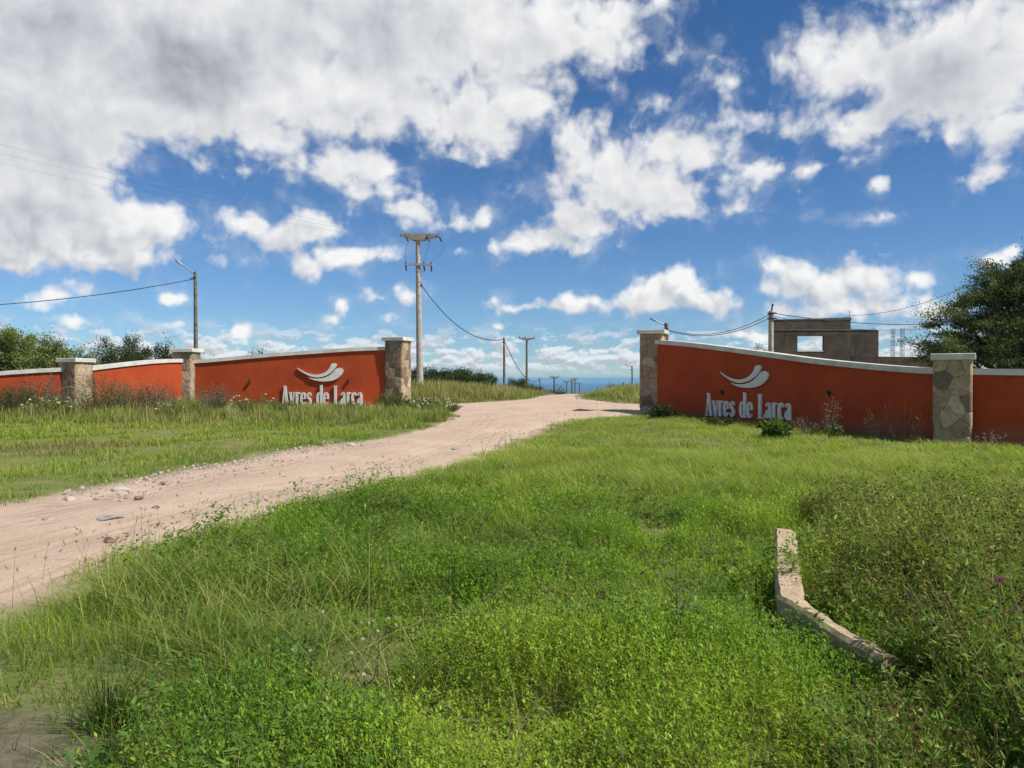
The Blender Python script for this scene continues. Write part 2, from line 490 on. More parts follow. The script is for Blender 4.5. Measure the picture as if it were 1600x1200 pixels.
M['letter'] = surf('letter_metal', mottled((0.56, 0.56, 0.53), (0.66, 0.65, 0.61), 6.0, bump=False), 0.5, 0.4, 0.0)
M['dark'] = surf('dark_metal', mottled((0.020, 0.018, 0.017), (0.045, 0.035, 0.030), 9.0, bump=False), 0.6, 0.4)
M['pole'] = surf('pole_concrete', mottled((0.34, 0.30, 0.25), (0.46, 0.41, 0.35), 3.0), 0.85)
M['wood'] = surf('weathered_pole_wood', mottled((0.10, 0.085, 0.065), (0.19, 0.165, 0.13), 5.0), 0.85)
M['arm'] = surf('crossarm_concrete', mottled((0.19, 0.17, 0.15), (0.27, 0.245, 0.21), 4.0), 0.85)
M['cable'] = surf('cable', lambda t, P: ((0.03, 0.03, 0.032), None), 0.6)
M['alu'] = surf('bare_wire', lambda t, P: ((0.40, 0.41, 0.43), None), 0.4, 0.5, 0.5)
M['grey_metal'] = surf('galvanised_metal', mottled((0.28, 0.29, 0.30), (0.36, 0.36, 0.36), 8.0, bump=False), 0.5, 0.5, 0.5)
def block(t, P):
    Q = t.n('ShaderNodeMapping', P, i_Rotation=(R(90), 0, 0)).outputs[0]
    n = t.noise(P, 1.3, 6, 0.65)
    c = t.mix(t.ss(n, 0.3, 0.7), (0.058, 0.046, 0.034), (0.105, 0.085, 0.064))
    st = t.n('ShaderNodeMapping', P, i_Scale=(2.0, 2.0, 0.3)).outputs[0]
    c = t.mix(t.m('MULTIPLY', t.ss(t.noise(st, 1.6, 5, 0.7), 0.5, 0.68), 0.7), c, (0.032, 0.026, 0.020))
    s_ = t.n('ShaderNodeSeparateXYZ', P)
    crs = t.m('ABSOLUTE', t.m('SUBTRACT', t.m('FRACT', t.m('MULTIPLY', s_.outputs[2], 5.0)), 0.5))
    c = t.mix(t.m('MULTIPLY', t.ss(crs, 0.06, 0.02), 0.45), c, (0.15, 0.128, 0.10))
    return c, t.noise(P, 14.0, 4, 0.6)
M['block'] = surf('raw_render_wall', block, 0.95, 0.15, bump=(0.5, 0.03))
M['slab'] = surf('tarred_slab_edge', mottled((0.07, 0.065, 0.06), (0.12, 0.11, 0.10), 3.0), 0.9)
M['rust'] = surf('rusty_rebar', lambda t, P: ((0.10, 0.055, 0.035), None), 0.85)
def kerbc(t, P):
    n = t.noise(P, 5.0, 7, 0.65)
    c = t.mix(t.ss(n, 0.3, 0.7), (0.42, 0.31, 0.205), (0.52, 0.405, 0.28))
    c = t.mix(t.m('MULTIPLY', t.ss(t.noise(P, 11.0, 5, 0.7), 0.55, 0.7), 0.55), c, (0.30, 0.25, 0.20))
    return c, t.noise(P, 25.0, 6, 0.7)
M['kerb'] = surf('worn_concrete', kerbc, 0.95, 0.2, bump=(0.8, 0.03))

# ------------------------------------------------------------------ the dirt road
road_px = [(-420, 1130), (-200, 1030), (0, 945), (100, 903), (230, 858), (370, 814), (480, 782), (600, 754), (690, 732), (750, 712), (800, 690), (840, 672), (890, 657), (945, 650.5), (1004, 647)]
road_far = [(905, 623.2), (840, 622.0)]
road_back = [(800, 626.5), (740, 629.5), (650, 633)]
road_left = [(662, 640), (694, 643.5), (712, 653), (690, 666.5), (600, 686), (500, 699), (400, 717), (300, 736), (250, 746), (150, 767), (0, 792), (-200, 830), (-420, 880)]
poly = [hit(*p) for p in road_px]
poly += [(9.0, 29.2), (16, 31.0), (26, 33.5), (25.2, 37.2), (15.5, 34.6)]         # the cross street to the right, hidden by the wall
poly += [hit(1004, 632.5), hit(960, 630.5), hit(918, 626)]
fx, fy = hit(904, 623.4); poly += [(fx, fy), (fx + 2.5, fy + 17), (fx + 12.5, fy + 82)]
gx, gy = hit(836, 623.0); poly += [(gx + 10.5, gy + 84), (gx + 1.5, gy + 18), (gx, gy)]
poly += [hit(*p) for p in road_back]
poly += [(-9, 36.5), (-18, 38.5), (-30, 41), (-30.8, 37.6), (-18, 34.8), (-9, 32.6)]
poly += [hit(*p) for p in road_left]
ROAD = np.array(poly)

def in_road(x, y, pad=0.0):
    x = np.asarray(x, float); y = np.asarray(y, float)
    ins = np.zeros(x.shape, bool)
    n = len(ROAD)
    for i in range(n):
        x0, y0 = ROAD[i]; x1, y1 = ROAD[(i + 1) % n]
        c = ((y0 > y) != (y1 > y))
        if y1 != y0:
            ins ^= c & (x < (x1 - x0) * (y - y0) / (y1 - y0) + x0)
    return ins

def road_dist(x, y):
    """distance to the road's edge, negative on the road"""
    x = np.asarray(x, float); y = np.asarray(y, float)
    d = np.full(x.shape, 1e9)
    n = len(ROAD)
    for i in range(n):
        a = ROAD[i]; b = ROAD[(i + 1) % n] - a
        L = (b * b).sum()
        t = np.clip(((x - a[0]) * b[0] + (y - a[1]) * b[1]) / L, 0, 1)
        d = np.minimum(d, (x - a[0] - t * b[0]) ** 2 + (y - a[1] - t * b[1]) ** 2)
    d = np.sqrt(d)
    return np.where(in_road(x, y), -d, d)

def build_road():
    pts = []
    n = len(ROAD)
    for i in range(n):                              # ragged edge
        a, b = ROAD[i], ROAD[(i + 1) % n]
        L = np.hypot(*(b - a)); D = max(3.0, (a[1] + b[1]) / 2)
        k = max(1, int(L / (0.006 * D + 0.05)))
        nx, ny = -(b - a)[1] / L, (b - a)[0] / L
        for j in range(k):
            p = a + (b - a) * j / k
            w = (fbm(p[0], p[1], 0.9, 3, 4) - 0.5) * min(0.5, 0.03 * D + 0.12)
            pts.append((p[0] + nx * w, p[1] + ny * w))
    nb = len(pts)
    edges = [(i, (i + 1) % nb) for i in range(nb)]
    ys, y = [], 2.0
    inner = []
    while y < 75:
        s = max(0.10, 0.016 * y)
        xs = np.arange(-0.75 * y - 3, min(0.75 * y + 3, 8), s)
        jy = y + (fbm(xs, xs * 0 + y, 0.3, 8, 1) - 0.5) * s * 0.5
        d = road_dist(xs, jy)
        inner += [(a, b) for a, b in zip(xs[d < -s * 0.6], jy[d < -s * 0.6])]
        y += s
    allp = [Vector(p) for p in pts + inner]
    vs, es, fs, *_ = delaunay_2d_cdt(allp, edges, [], 1, 1e-5)
    V = np.array([(v.x, v.y) for v in vs])
    d = road_dist(V[:, 0], V[:, 1])
    X, Y = V[:, 0], V[:, 1]
    # wheel tracks follow the distance to the edge
    rut = 0.018 * np.sin(np.clip(-d, 0, 9) * 4.0 + 3 * fbm(X, Y, 6.0, 31, 2)) * sstep(-d, 0.2, 0.9)
    bumps = (fbm(X, Y, 0.55, 12, 4) - 0.5) * 0.05 + (fbm(X, Y, 0.2, 22, 2) - 0.5) * 0.02
    z = gz(X, Y) + 0.03 + (rut + bumps) * sstep(-d, 0.0, 0.5) - 0.03 * sstep(-d, 0.25, 0.0)
    T = []
    for f in fs:
        for k in range(1, len(f) - 1):
            T.append((f[0], f[k], f[k + 1]))
    stony = sstep(X, -3.5, -6.5) * sstep(Y, 14.5, 11.0)
    C = np.stack([np.clip(-d / 4, 0, 1), stony, fbm(X, Y, 3.0, 40, 3)], 1)
    return big_mesh('dirt_road', np.c_[X, Y, z], np.array(T), C, M['road'], smooth=True)

def roadc(t, P):
    at_ = t.n('ShaderNodeAttribute', attribute_name='Col').outputs[0]
    s_ = t.n('ShaderNodeSeparateColor', at_)
    n = t.noise(P, 0.8, 6, 0.6)
    c = t.mix(t.ss(n, 0.3, 0.7), (0.44, 0.325, 0.238), (0.52, 0.395, 0.295))
    # fine streaks along the wheel tracks
    ln = t.n('ShaderNodeCombineXYZ', t.m('MULTIPLY', s_.outputs[0], 26.0), t.m('MULTIPLY', n, 1.6), 0.0).outputs[0]
    st = t.noise(ln, 1.0, 5, 0.65)
    c = t.mix(t.m('MULTIPLY', t.ss(st, 0.52, 0.72), 0.9), c, (0.30, 0.21, 0.148))
    c = t.mix(t.m('MULTIPLY', t.ss(st, 0.46, 0.28), 0.6), c, (0.60, 0.485, 0.375))
    grit = t.noise(P, 24.0, 6, 0.75)
    c = t.mix(t.m('MULTIPLY', t.ss(grit, 0.60, 0.70), 0.5), c, (0.24, 0.18, 0.14))
    rock = t.m('MULTIPLY', t.ss(t.noise(P, 2.4, 6, 0.7), 0.56, 0.66), s_.outputs[1])
    c = t.mix(t.m('MULTIPLY', rock, 0.8), c, (0.19, 0.18, 0.17))
    h = t.m('ADD', t.m('MULTIPLY', t.noise(P, 9.0, 6, 0.7), 1.0), t.m('ADD', t.m('MULTIPLY', st, 0.8), t.m('MULTIPLY', grit, 0.4)))
    return c, h
M['road'] = surf('dirt', roadc, 0.95, 0.15, bump=(0.8, 0.05))

def groundc(t, P):
    n = t.noise(P, 1.4, 6, 0.65)
    near = t.mix(t.ss(n, 0.35, 0.65), (0.12, 0.16, 0.035), (0.19, 0.18, 0.07))
    near = t.mix(t.m('MULTIPLY', t.ss(t.noise(P, 9.0, 6, 0.7), 0.5, 0.7), 0.6), near, (0.16, 0.13, 0.09))
    bare = t.n('ShaderNodeAttribute', attribute_name='Col').outputs[0]
    b_ = t.n('ShaderNodeSeparateColor', bare)
    near = t.mix(b_.outputs[0], near, t.mix(t.ss(n, 0.3, 0.7), (0.36, 0.27, 0.195), (0.47, 0.365, 0.27)))
    near = t.mix(t.m('MULTIPLY', b_.outputs[2], 0.85), near, t.mix(t.ss(t.noise(P, 6.0, 5, 0.7), 0.35, 0.65), (0.075, 0.062, 0.050), (0.16, 0.13, 0.105)))
    far = t.mix(t.ss(t.noise(P, 0.004, 8, 0.65), 0.42, 0.6), (0.035, 0.05, 0.022), (0.12, 0.12, 0.055))
    far = t.mix(t.m('MULTIPLY', t.ss(t.noise(P, 0.0006, 5, 0.6), 0.5, 0.62), 0.6), far, (0.05, 0.06, 0.05))
    c = t.mix(b_.outputs[1], near, far)
    h = t.noise(P, 12.0, 6, 0.7)
    return c, h
M['ground'] = surf('soil', groundc, 0.95, 0.1, bump=(0.6, 0.05))

def build_ground():
    def geo(a, b, s0, g):
        r = [a]; s = s0
        while r[-1] < b:
            r.append(r[-1] + s); s *= g
        return r
    ys = list(np.arange(-60, 1, 2.0)) + list(np.arange(1, 36, 0.25)) + list(np.arange(36, 120, 1.0)) + geo(120, 21500, 2.0, 1.07)
    xh = list(np.arange(0, 16, 0.3)) + geo(16, 20000, 0.5, 1.12)
    xs = sorted(set([-v for v in xh] + xh))
    X, Y = np.meshgrid(np.array(xs), np.array(ys))
    Z = gz(X, Y)
    nx, ny = len(xs), len(ys)
    idx = np.arange(nx * ny).reshape(ny, nx)
    a, b, c, d = idx[:-1, :-1].ravel(), idx[:-1, 1:].ravel(), idx[1:, 1:].ravel(), idx[1:, :-1].ravel()
    T = np.concatenate([np.stack([a, b, c], 1), np.stack([a, c, d], 1)])
    x, y = X.ravel(), Y.ravel()
    rd = road_dist(x, y)
    bare = sstep(rd, 0.35, 0.05) * (y < 90)
    C = np.stack([bare, sstep(y, 70, 130), bare_patch(x, y)], 1)
    return big_mesh('ground', np.c_[x, y, Z.ravel()], T, C, M['ground'], smooth=True)

def bare_patch(x, y):
    """trodden earth at the near verge"""
    e = np.hypot((np.asarray(x) + 2.20) / 0.62, (np.asarray(y) - 3.05) / 0.50)
    return sstep(e + (fbm(x, y, 0.5, 77, 3) - 0.5) * 0.9, 1.1, 0.7)

tag(build_ground(), kind='structure', label='grassy ground sloping away to the far plain')
tag(build_road(), kind='structure', label='pale pinkish dirt road')

# ------------------------------------------------------------------ gate pillars and walls
GR, GL = (4.77, 26.0), (-4.45, 30.0)                 # the two gate pillars
P2R, P3R = (9.75, 17.0), (17.0, 12.8)
P2L, P3L, P4L = (-12.7, 30.0), (-14.75, 26.0), (-24.0, 23.0)
PS = 0.74                                            # pillar side

def stone_shaft(o, x, y, z0, z1, ang, s, step=0.018):
    """square shaft faced with irregular flagstones that stand out of their joints"""
    rng = np.random.default_rng(int(abs(x * 100) + abs(y * 37)))
    per, h = 4 * s, z1 - z0
    sx, sz = [], []
    r = 0.0
    nr = max(3, int(h / 0.33))
    for k in range(nr):                             # jittered seeds, wrapped round the shaft
        for q in range(int(per / 0.37)):
            sx.append((q + rng.uniform(0.05, 0.95) + 0.5 * (k % 2)) * per / int(per / 0.37) % per); sz.append((k + rng.uniform(0.0, 1.0)) * h / nr)
    sx, sz = np.array(sx), np.array(sz)
    asp = rng.uniform(0.92, 1.09, len(sx)); rot = rng.uniform(-0.8, 0.8, len(sx)); wt = rng.uniform(0, 0.03, len(sx))
    out_ = rng.uniform(0.004, 0.024, len(sx)); colr = STONE_COLS[rng.integers(0, len(STONE_COLS), len(sx))] * rng.uniform(0.8, 1.15, (len(sx), 1))
    nu, nv = int(s / step), int(h / step)
    V, T, C = [], [], []
    base_i = 0
    ca, sa = math.cos(ang), math.sin(ang)
    for f in range(4):
        u = np.linspace(0, s, nu + 1); v = np.linspace(0, h, nv + 1)
        U, W_ = np.meshgrid(u, v)
        g = (U + f * s) + (fbm(U + f * s, W_, 0.16, 7, 3) - 0.5) * 0.03
        w = W_ + (fbm(U + f * s, W_, 0.16, 8, 3) - 0.5) * 0.03
        d1 = np.full(U.shape, 9.0); d2 = np.full(U.shape, 9.0); idn = np.zeros(U.shape, int)
        for i in range(len(sx)):
            du = (g - sx[i] + per / 2) % per - per / 2; dv = w - sz[i]
            a_, b_ = du * math.cos(rot[i]) + dv * math.sin(rot[i]), -du * math.sin(rot[i]) + dv * math.cos(rot[i])
            d = np.hypot(a_ * asp[i], b_ / asp[i]) - wt[i]
            m_ = d < d1
            d2 = np.where(m_, d1, np.minimum(d2, d)); idn = np.where(m_, i, idn); d1 = np.where(m_, d, d1)
        e = sstep(d2 - d1, 0.004, 0.022)
        edge = np.minimum(U, s - U)
        rel = e * (out_[idn] + 0.006) + (fbm(U + f * s, W_, 0.12, 9, 3) - 0.5) * 0.012 - 0.016 * sstep(edge, 0.03, 0.0)
        fx_, fy_ = U - s / 2, -(s / 2 + rel)
        # rounded, uneven corner: shared corner columns are pulled in equally on both faces
        cpull = np.where(edge < 1e-6, 1.0, 0.0)
        fx_ = fx_ - np.sign(fx_) * cpull * 0.004; fy_ = np.where(cpull > 0, -(s / 2 - 0.004), fy_)
        a90 = f * math.pi / 2
        lx = fx_ * math.cos(a90) - fy_ * math.sin(a90); ly = fx_ * math.sin(a90) + fy_ * math.cos(a90)
        V.append(np.stack([x + lx * ca - ly * sa, y + lx * sa + ly * ca, z0 + W_], -1).reshape(-1, 3))
        cc = colr[idn] * e[..., None] + np.array((0.225, 0.19, 0.15)) * (1 - e[..., None])
        C.append(cc.reshape(-1, 3))
        idx = base_i + np.arange((nu + 1) * (nv + 1)).reshape(nv + 1, nu + 1)
        a, b, c, d = idx[:-1, :-1].ravel(), idx[:-1, 1:].ravel(), idx[1:, 1:].ravel(), idx[1:, :-1].ravel()
        T += [np.stack([a, b, c], 1), np.stack([a, c, d], 1)]
        base_i += (nu + 1) * (nv + 1)
    big_mesh('stone_shaft', np.concatenate(V), np.concatenate(T), np.concatenate(C), M['flag'], o, smooth=True)

def pillar(xy, top, ang, label, lamp=None, capw=0.2, s=PS):
    x, y = xy
    base = float(gz(x, y)) - 0.3
    o = empty('stone_pillar', (x, y, base + 0.3), label, 'pillar', 'stone pillars of the entrance walls')
    stone_shaft(o, x, y, base, top - 0.135, ang, s)
    c = MB(); c.box((x, y, top - 0.07), (s + capw, s + capw, 0.14), ang, 0.012)
    c.build('cap', M['coping'], o)
    if lamp:
        lx, ly, lz = lamp
        lm = MB(); lm.box((lx, ly, lz), (0.16, 0.12, 0.16), ang, 0.01)
        lm.build('lamp_bracket', M['dark'], o)
    return o

def wall_frame(A, B):
    A, B = Vector((*A, 0)), Vector((*B, 0))
    d = (B - A).normalized()
    n = Vector((d.y, -d.x, 0))                       # towards the viewer when A is left of B
    return A, B, d, n, (B - A).length

def wall_s(A, d, px):
    """distance along a wall's plan line at which photo pixel px sees it"""
    k = (px - CX) / F
    return (k * A.y - A.x) / (d.x - k * d.y)

def wall(A, B, profile, label, thick=0.30, sign=None, lamps=(), s0=None, s1=None, name='boundary_wall'):
    """profile: (px, py) of the coping's upper edge in the photo, turned into heights along the wall"""
    Av, Bv, d, n, L = wall_frame(A, B)
    s0 = 0.0 if s0 is None else s0
    s1 = L if s1 is None else s1
    front = Av + n * thick / 2
    ss_, zz = [], []
    for px, py in profile:
        s = wall_s(front, d, px)
        Y = (front + d * s).y
        ss_.append(s); zz.append(CAMZ + (EYE - py) / F * Y)
    o_ = np.argsort(ss_); ss_ = np.array(ss_)[o_]; zz = np.array(zz)[o_]
    S = np.linspace(s0, s1, 49)
    Zt = np.interp(S, ss_, zz)
    k = np.array([1, 2, 3, 4, 3, 2, 1.0]); k /= k.sum()
    ext = np.r_[Zt[0] - (Zt[1] - Zt[0]) * np.arange(3, 0, -1), Zt, Zt[-1] + (Zt[-1] - Zt[-2]) * np.arange(1, 4)]
    Zt = np.convolve(ext, k, 'valid')
    mid = Av + d * (s0 + s1) / 2
    zb = float(min(gz(*(Av + d * s0).xy), gz(*(Av + d * s1).xy))) - 0.3
    o = empty(name, (mid.x, mid.y, zb + 0.3), label, 'wall', 'terracotta entrance walls')
    ct = 0.135
    def strip(m, off0, off1, zlo, zhi):
        V, Fc = [], []
        for i, s in enumerate(S):
            p = Av + d * s
            for off, z in ((off1, zlo[i]), (off0, zlo[i]), (off0, zhi[i]), (off1, zhi[i])):
                q = p + n * off
                V.append((q.x, q.y, z))
        N = len(S)
        for i in range(N - 1):
            a, b = i * 4, i * 4 + 4
            for k_ in range(4):
                k2 = (k_ + 1) % 4
                Fc.append((a + k_, a + k2, b + k2, b + k_))
        Fc += [(3, 2, 1, 0), tuple(4 * (N - 1) + q for q in range(4))]
        m.add(V, Fc)
    m = MB(); strip(m, -thick / 2, thick / 2, np.full(len(S), zb), Zt - ct)
    m.build('wall_face', M['red'], o)
    c = MB(); strip(c, -thick / 2 - 0.055, thick / 2 + 0.055, Zt - ct - 0.002, Zt)
    c.build('coping', M['coping'], o)
    fr = front
    def frame(u, z, dep):
        p = fr + d * u + n * dep
        return (p.x, p.y, z)
    if sign:
        make_sign(o, frame, *sign)
    for px, py in lamps:
        s = wall_s(front, d, px); Y = (front + d * s).y; z = CAMZ + (EYE - py) / F * Y
        q = fr + d * s
        lm = MB()
        ang = math.atan2(d.y, d.x)
        lm.box((q.x + n.x * 0.025, q.y + n.y * 0.025, z), (0.07, 0.05, 0.10), ang, 0.008)
        lm.tube([(q.x + n.x * 0.045, q.y + n.y * 0.045, z), (q.x + n.x * 0.075, q.y + n.y * 0.075, z + 0.01)], 0.018, 8)
        lm.tube([(q.x + n.x * 0.07, q.y + n.y * 0.07, z - 0.05), (q.x + n.x * 0.09, q.y + n.y * 0.09, z + 0.07)], 0.038, 10)
        lm.build('wall_lamp', M['dark'], o)
    return o

def ell(cx, cy, rx, ry, a0, a1, n=14):
    return [(cx + rx * math.cos(R(a0 + (a1 - a0) * i / n)), cy + ry * math.sin(R(a0 + (a1 - a0) * i / n))) for i in range(n + 1)]

TK, TN = 0.098, 0.052
def glyphs():
    """condensed slab-serif letters as strokes: (points, width or widths); cap height 1"""
    G = {}
    G['A'] = (0.27, [([(0.035, 0.02), (0.115, 0.98)], TN), ([(0.115, 1.0), (0.225, 0.0)], TK), ([(0.065, 0.30), (0.185, 0.30)], TN),
                     ([(-0.02, 0.015), (0.09, 0.015)], 0.035), ([(0.155, 0.015), (0.29, 0.015)], 0.035), ([(0.055, 0.985), (0.165, 0.985)], 0.035)])
    G['y'] = (0.235, [([(0.045, 0.67), (0.135, 0.04)], TK), ([(0.215, 0.67), (0.135, 0.04), (0.09, -0.15), (0.045, -0.19)], TN),
                      ([(-0.01, 0.665), (0.10, 0.665)], 0.034), ([(0.165, 0.665), (0.26, 0.665)], 0.034), ([(0.03, -0.185), (0.075, -0.165)], 0.06)])
    G['r'] = (0.185, [([(0.06, 0.0), (0.06, 0.68)], TK), ([(0.06, 0.50), (0.10, 0.62), (0.15, 0.655)], TN), ([(0.135, 0.655), (0.165, 0.59)], 0.065),
                      ([(0.0, 0.015), (0.125, 0.015)], 0.034), ([(0.0, 0.665), (0.06, 0.665)], 0.034)])
    G['e'] = (0.22, [(ell(0.11, 0.335, 0.078, 0.315, 60, 300, 18), [TN] * 3 + [TK * .8] * 2 + [TK] * 9 + [TK * .8] * 2 + [TN] * 3), (ell(0.11, 0.335, 0.078, 0.315, 0, 60, 6), TK * .75), (ell(0.11, 0.335, 0.078, 0.315, 300, 330, 4), TN), ([(0.05, 0.36), (0.20, 0.36)], TN)])
    G['s'] = (0.20, [([(0.165, 0.55), (0.14, 0.63), (0.10, 0.655), (0.06, 0.62), (0.05, 0.53), (0.07, 0.43), (0.115, 0.34), (0.15, 0.24), (0.155, 0.14), (0.135, 0.05), (0.095, 0.015), (0.055, 0.04), (0.03, 0.13)],
                      [TN, TN, TN, .06, TK * .9, TK, TK, TK, TK * .9, .06, TN, TN, TN]), ([(0.165, 0.60), (0.165, 0.50)], 0.045), ([(0.03, 0.18), (0.03, 0.08)], 0.045)])
    G['d'] = (0.255, [([(0.195, 0.0), (0.195, 1.05)], TK), (ell(0.115, 0.335, 0.072, 0.315, 50, 310, 18), [TN] * 3 + [TK * .8] * 2 + [TK] * 9 + [TK * .8] * 2 + [TN] * 3),
                      ([(0.135, 1.035), (0.195, 1.035)], 0.034), ([(0.195, 0.015), (0.265, 0.015)], 0.034)])
    G['L'] = (0.25, [([(0.075, 0.0), (0.075, 1.0)], TK), ([(0.0, 0.985), (0.155, 0.985)], 0.036), ([(0.0, 0.017), (0.235, 0.017)], 0.038), ([(0.222, 0.0), (0.240, 0.19)], 0.045)])
    G['a'] = (0.225, [([(0.165, 0.0), (0.165, 0.52)], TK), ([(0.165, 0.50), (0.155, 0.60), (0.12, 0.655), (0.075, 0.64), (0.05, 0.56)], [TK * .9, .06, TN, TN, TN]), ([(0.05, 0.60), (0.05, 0.51)], 0.055),
                      ([(0.15, 0.40), (0.10, 0.37), (0.062, 0.30), (0.052, 0.18), (0.062, 0.08), (0.09, 0.02), (0.15, 0.08)], [TN, TN, TK * .8, TK, TK * .8, TN, TN]), ([(0.165, 0.015), (0.225, 0.015)], 0.034)])
    G['c'] = (0.20, [(ell(0.11, 0.335, 0.075, 0.315, 50, 310, 18), [TN] * 3 + [TK * .8] * 2 + [TK] * 9 + [TK * .8] * 2 + [TN] * 3), ([(0.165, 0.62), (0.165, 0.50)], 0.05)])
    return G

def stroke_poly(pts, w):
    if not hasattr(w, '__len__'):
        w = [w] * len(pts)
    Lf, Rt = [], []
    for i, p in enumerate(pts):
        a = pts[max(i - 1, 0)]; b = pts[min(i + 1, len(pts) - 1)]
        dx, dy = b[0] - a[0], b[1] - a[1]
        l = math.hypot(dx, dy)
        nx, ny = -dy / l, dx / l
        Lf.append((p[0] + nx * w[i] / 2, p[1] + ny * w[i] / 2)); Rt.append((p[0] - nx * w[i] / 2, p[1] - ny * w[i] / 2))
    return Lf, Rt

EMB_UP = [(688, 472), (712, 499), (745, 523), (775, 542), (805, 555), (835, 561), (865, 561), (895, 554), (925, 541), (955, 520), (978, 495), (995, 468), (1003, 447), (998, 434), (985, 429), (968, 431), (958, 441), (950, 465), (937, 488), (918, 508), (893, 524), (862, 534), (830, 536), (800, 532), (770, 522), (740, 508), (712, 490)]
EMB_LO = [(775, 562), (800, 577), (830, 589), (860, 596), (895, 599), (930, 598), (962, 593), (995, 580), (1022, 560), (1043, 534), (1054, 510), (1053, 492), (1043, 479), (1027, 473), (1008, 476), (994, 486), (980, 505), (962, 527), (940, 546), (912, 561), (880, 570), (845, 573), (810, 570)]

def make_sign(o, frame, s_text0, s_text1, zbase, cap, s_emb0, s_emb1, zemb0, zemb1):
    G = glyphs()
    word = "Ayres de Larca"
    adv = sum((G[ch][0] + 0.02) if ch != ' ' else 0.17 for ch in word)
    kx = (s_text1 - s_text0) / adv
    m = MB()
    x = 0.0; q = 0
    for ch in word:
        if ch == ' ':
            x += 0.17; continue
        w, strokes = G[ch]
        for pts, wd in strokes:
            # widths are designed in the letter's own squeezed space, so widen with kx and cap alike
            P = [((x + px_) * kx, py_ * cap) for px_, py_ in pts]
            ws = wd if hasattr(wd, '__len__') else [wd] * len(pts)
            Lf, Rt = [], []
            for i in range(len(pts)):
                a = pts[max(i - 1, 0)]; b = pts[min(i + 1, len(pts) - 1)]
                dx, dy = b[0] - a[0], b[1] - a[1]; l = math.hypot(dx, dy)
                nx, ny = -dy / l, dx / l
                hx, hy = nx * ws[i] / 2 * kx, ny * ws[i] / 2 * cap
                Lf.append((s_text0 + P[i][0] + hx, zbase + P[i][1] + hy)); Rt.append((s_text0 + P[i][0] - hx, zbase + P[i][1] - hy))
            q += 1
            dep = 0.075 + 0.0016 * (q % 7)
            V, Fc = [], []
            for (l_, r_) in zip(Lf, Rt):
                for dd in (0.015, dep):
                    V.append(frame(l_[0], l_[1], dd)); V.append(frame(r_[0], r_[1], dd))
            n_ = len(Lf)
            for i in range(n_ - 1):
                a, b = i * 4, i * 4 + 4
                Fc += [(a + 2, a + 3, b + 3, b + 2), (a, b, b + 1, a + 1), (a, a + 2, b + 2, b), (a + 1, b + 1, b + 3, a + 3)]
            Fc += [(0, 1, 3, 2), tuple(4 * (n_ - 1) + k for k in (0, 2, 3, 1))]
            m.add(V, Fc)
        x += w + 0.02
    m.build('lettering', M['letter'], o)
    e = MB()
    for poly_ in (EMB_UP, EMB_LO):
        pl = [(s_emb0 + (u - 688) / (1055 - 688) * (s_emb1 - s_emb0), zemb0 + (599 - v) / (599 - 429) * (zemb1 - zemb0)) for u, v in poly_]
        e.prism(pl[::-1], frame, 0.02, 0.08)
    e.build('emblem', M['letter'], o)

def zpx(py, Y):
    return CAMZ + (EYE - py) / F * Y

# right gate wall, sign positions measured along it
Av, Bv, dR, nR, LR = wall_frame(GR, P2R)
fR = Av + nR * 0.15
sR = lambda px: wall_s(fR, dR, px)
yR = lambda px: (fR + dR * sR(px)).y
signR = (sR(1105), sR(1240), zpx(653, yR(1172)), zpx(615.5, yR(1172)) - zpx(653, yR(1172)), sR(1127), sR(1204), zpx(606, yR(1166)), zpx(571, yR(1166)))
w_right = wall(GR, P2R, [(1021, 530.6), (1055, 533), (1086, 535.9), (1150, 543.8), (1214, 552.3), (1267, 559.5), (1320, 565), (1345, 567.3), (1402, 572), (1458, 575.3)],
     'red gate wall with silver lettering wholly visible, behind open green grass', sign=signR, lamps=[(1130, 613), (1297, 615)], s0=0.2, s1=LR - 0.2)
wall(P2R, P3R, [(1500, 575.5), (1600, 576.5), (1700, 577)], 'plain low red wall beside the wide stone pillar, running out of view', s0=0.2)
Av, Bv, dL, nL, LL = wall_frame(P2L, GL)
fL = Av + nL * 0.15
sL = lambda px: wall_s(fL, dL, px)
yL = lambda px: (fL + dL * sL(px)).y
signL = (sL(441), sL(568), zpx(633.5, yL(505)), zpx(603, yL(505)) - zpx(633.5, yL(505)), sL(465), sL(537), zpx(596, yL(500)), zpx(567.5, yL(500)))
wall(P2L, GL, [(300, 562.5), (312, 562), (380, 556), (430, 551.5), (486, 547.6), (550, 543.3), (615, 541)],
     'red gate wall whose silver lettering is cut off below by weeds', sign=signL, lamps=[(391, 596), (545, 595)], s0=0.2, s1=LL - 0.25)
wall(P3L, P2L, [(120, 576), (127.5, 575), (160, 570.5), (200, 566), (235, 562.5), (271, 560.5)], 'short red wall panel between two stone pillars with dry bushes along it', s0=0.2, s1=None)
wall(P4L, P3L, [(-60, 585), (0, 580), (50, 576.5), (96, 574)], 'low red wall beyond the shortest pillar, in front of a leafy green tree', s1=math.hypot(9.25, 3) - 0.2)

angG = math.atan2(-0.942, -0.335) + math.pi / 2
pillar(GR, zpx(516, GR[1]), angG, 'tall shaded stone gate pillar at the high end of the fully readable red wall')
pillar(GL, zpx(527.5, GL[1]), angG, 'tall stone gate pillar with a sunlit side, next to the concrete power pole')
pillar(P2L, zpx(545, P2L[1]), R(-5), 'stone pillar in front of the street lamp, between two red walls')
pillar(P3L, zpx(560, P3L[1]), R(-17.5), 'short stone pillar farthest along the left wall, among dark bushes', s=0.68, capw=0.17)
pillar(P2R, zpx(553, P2R[1]), R(-29), 'broad stone pillar of large grey flagstones below the dark tree', s=0.71, capw=0.15)

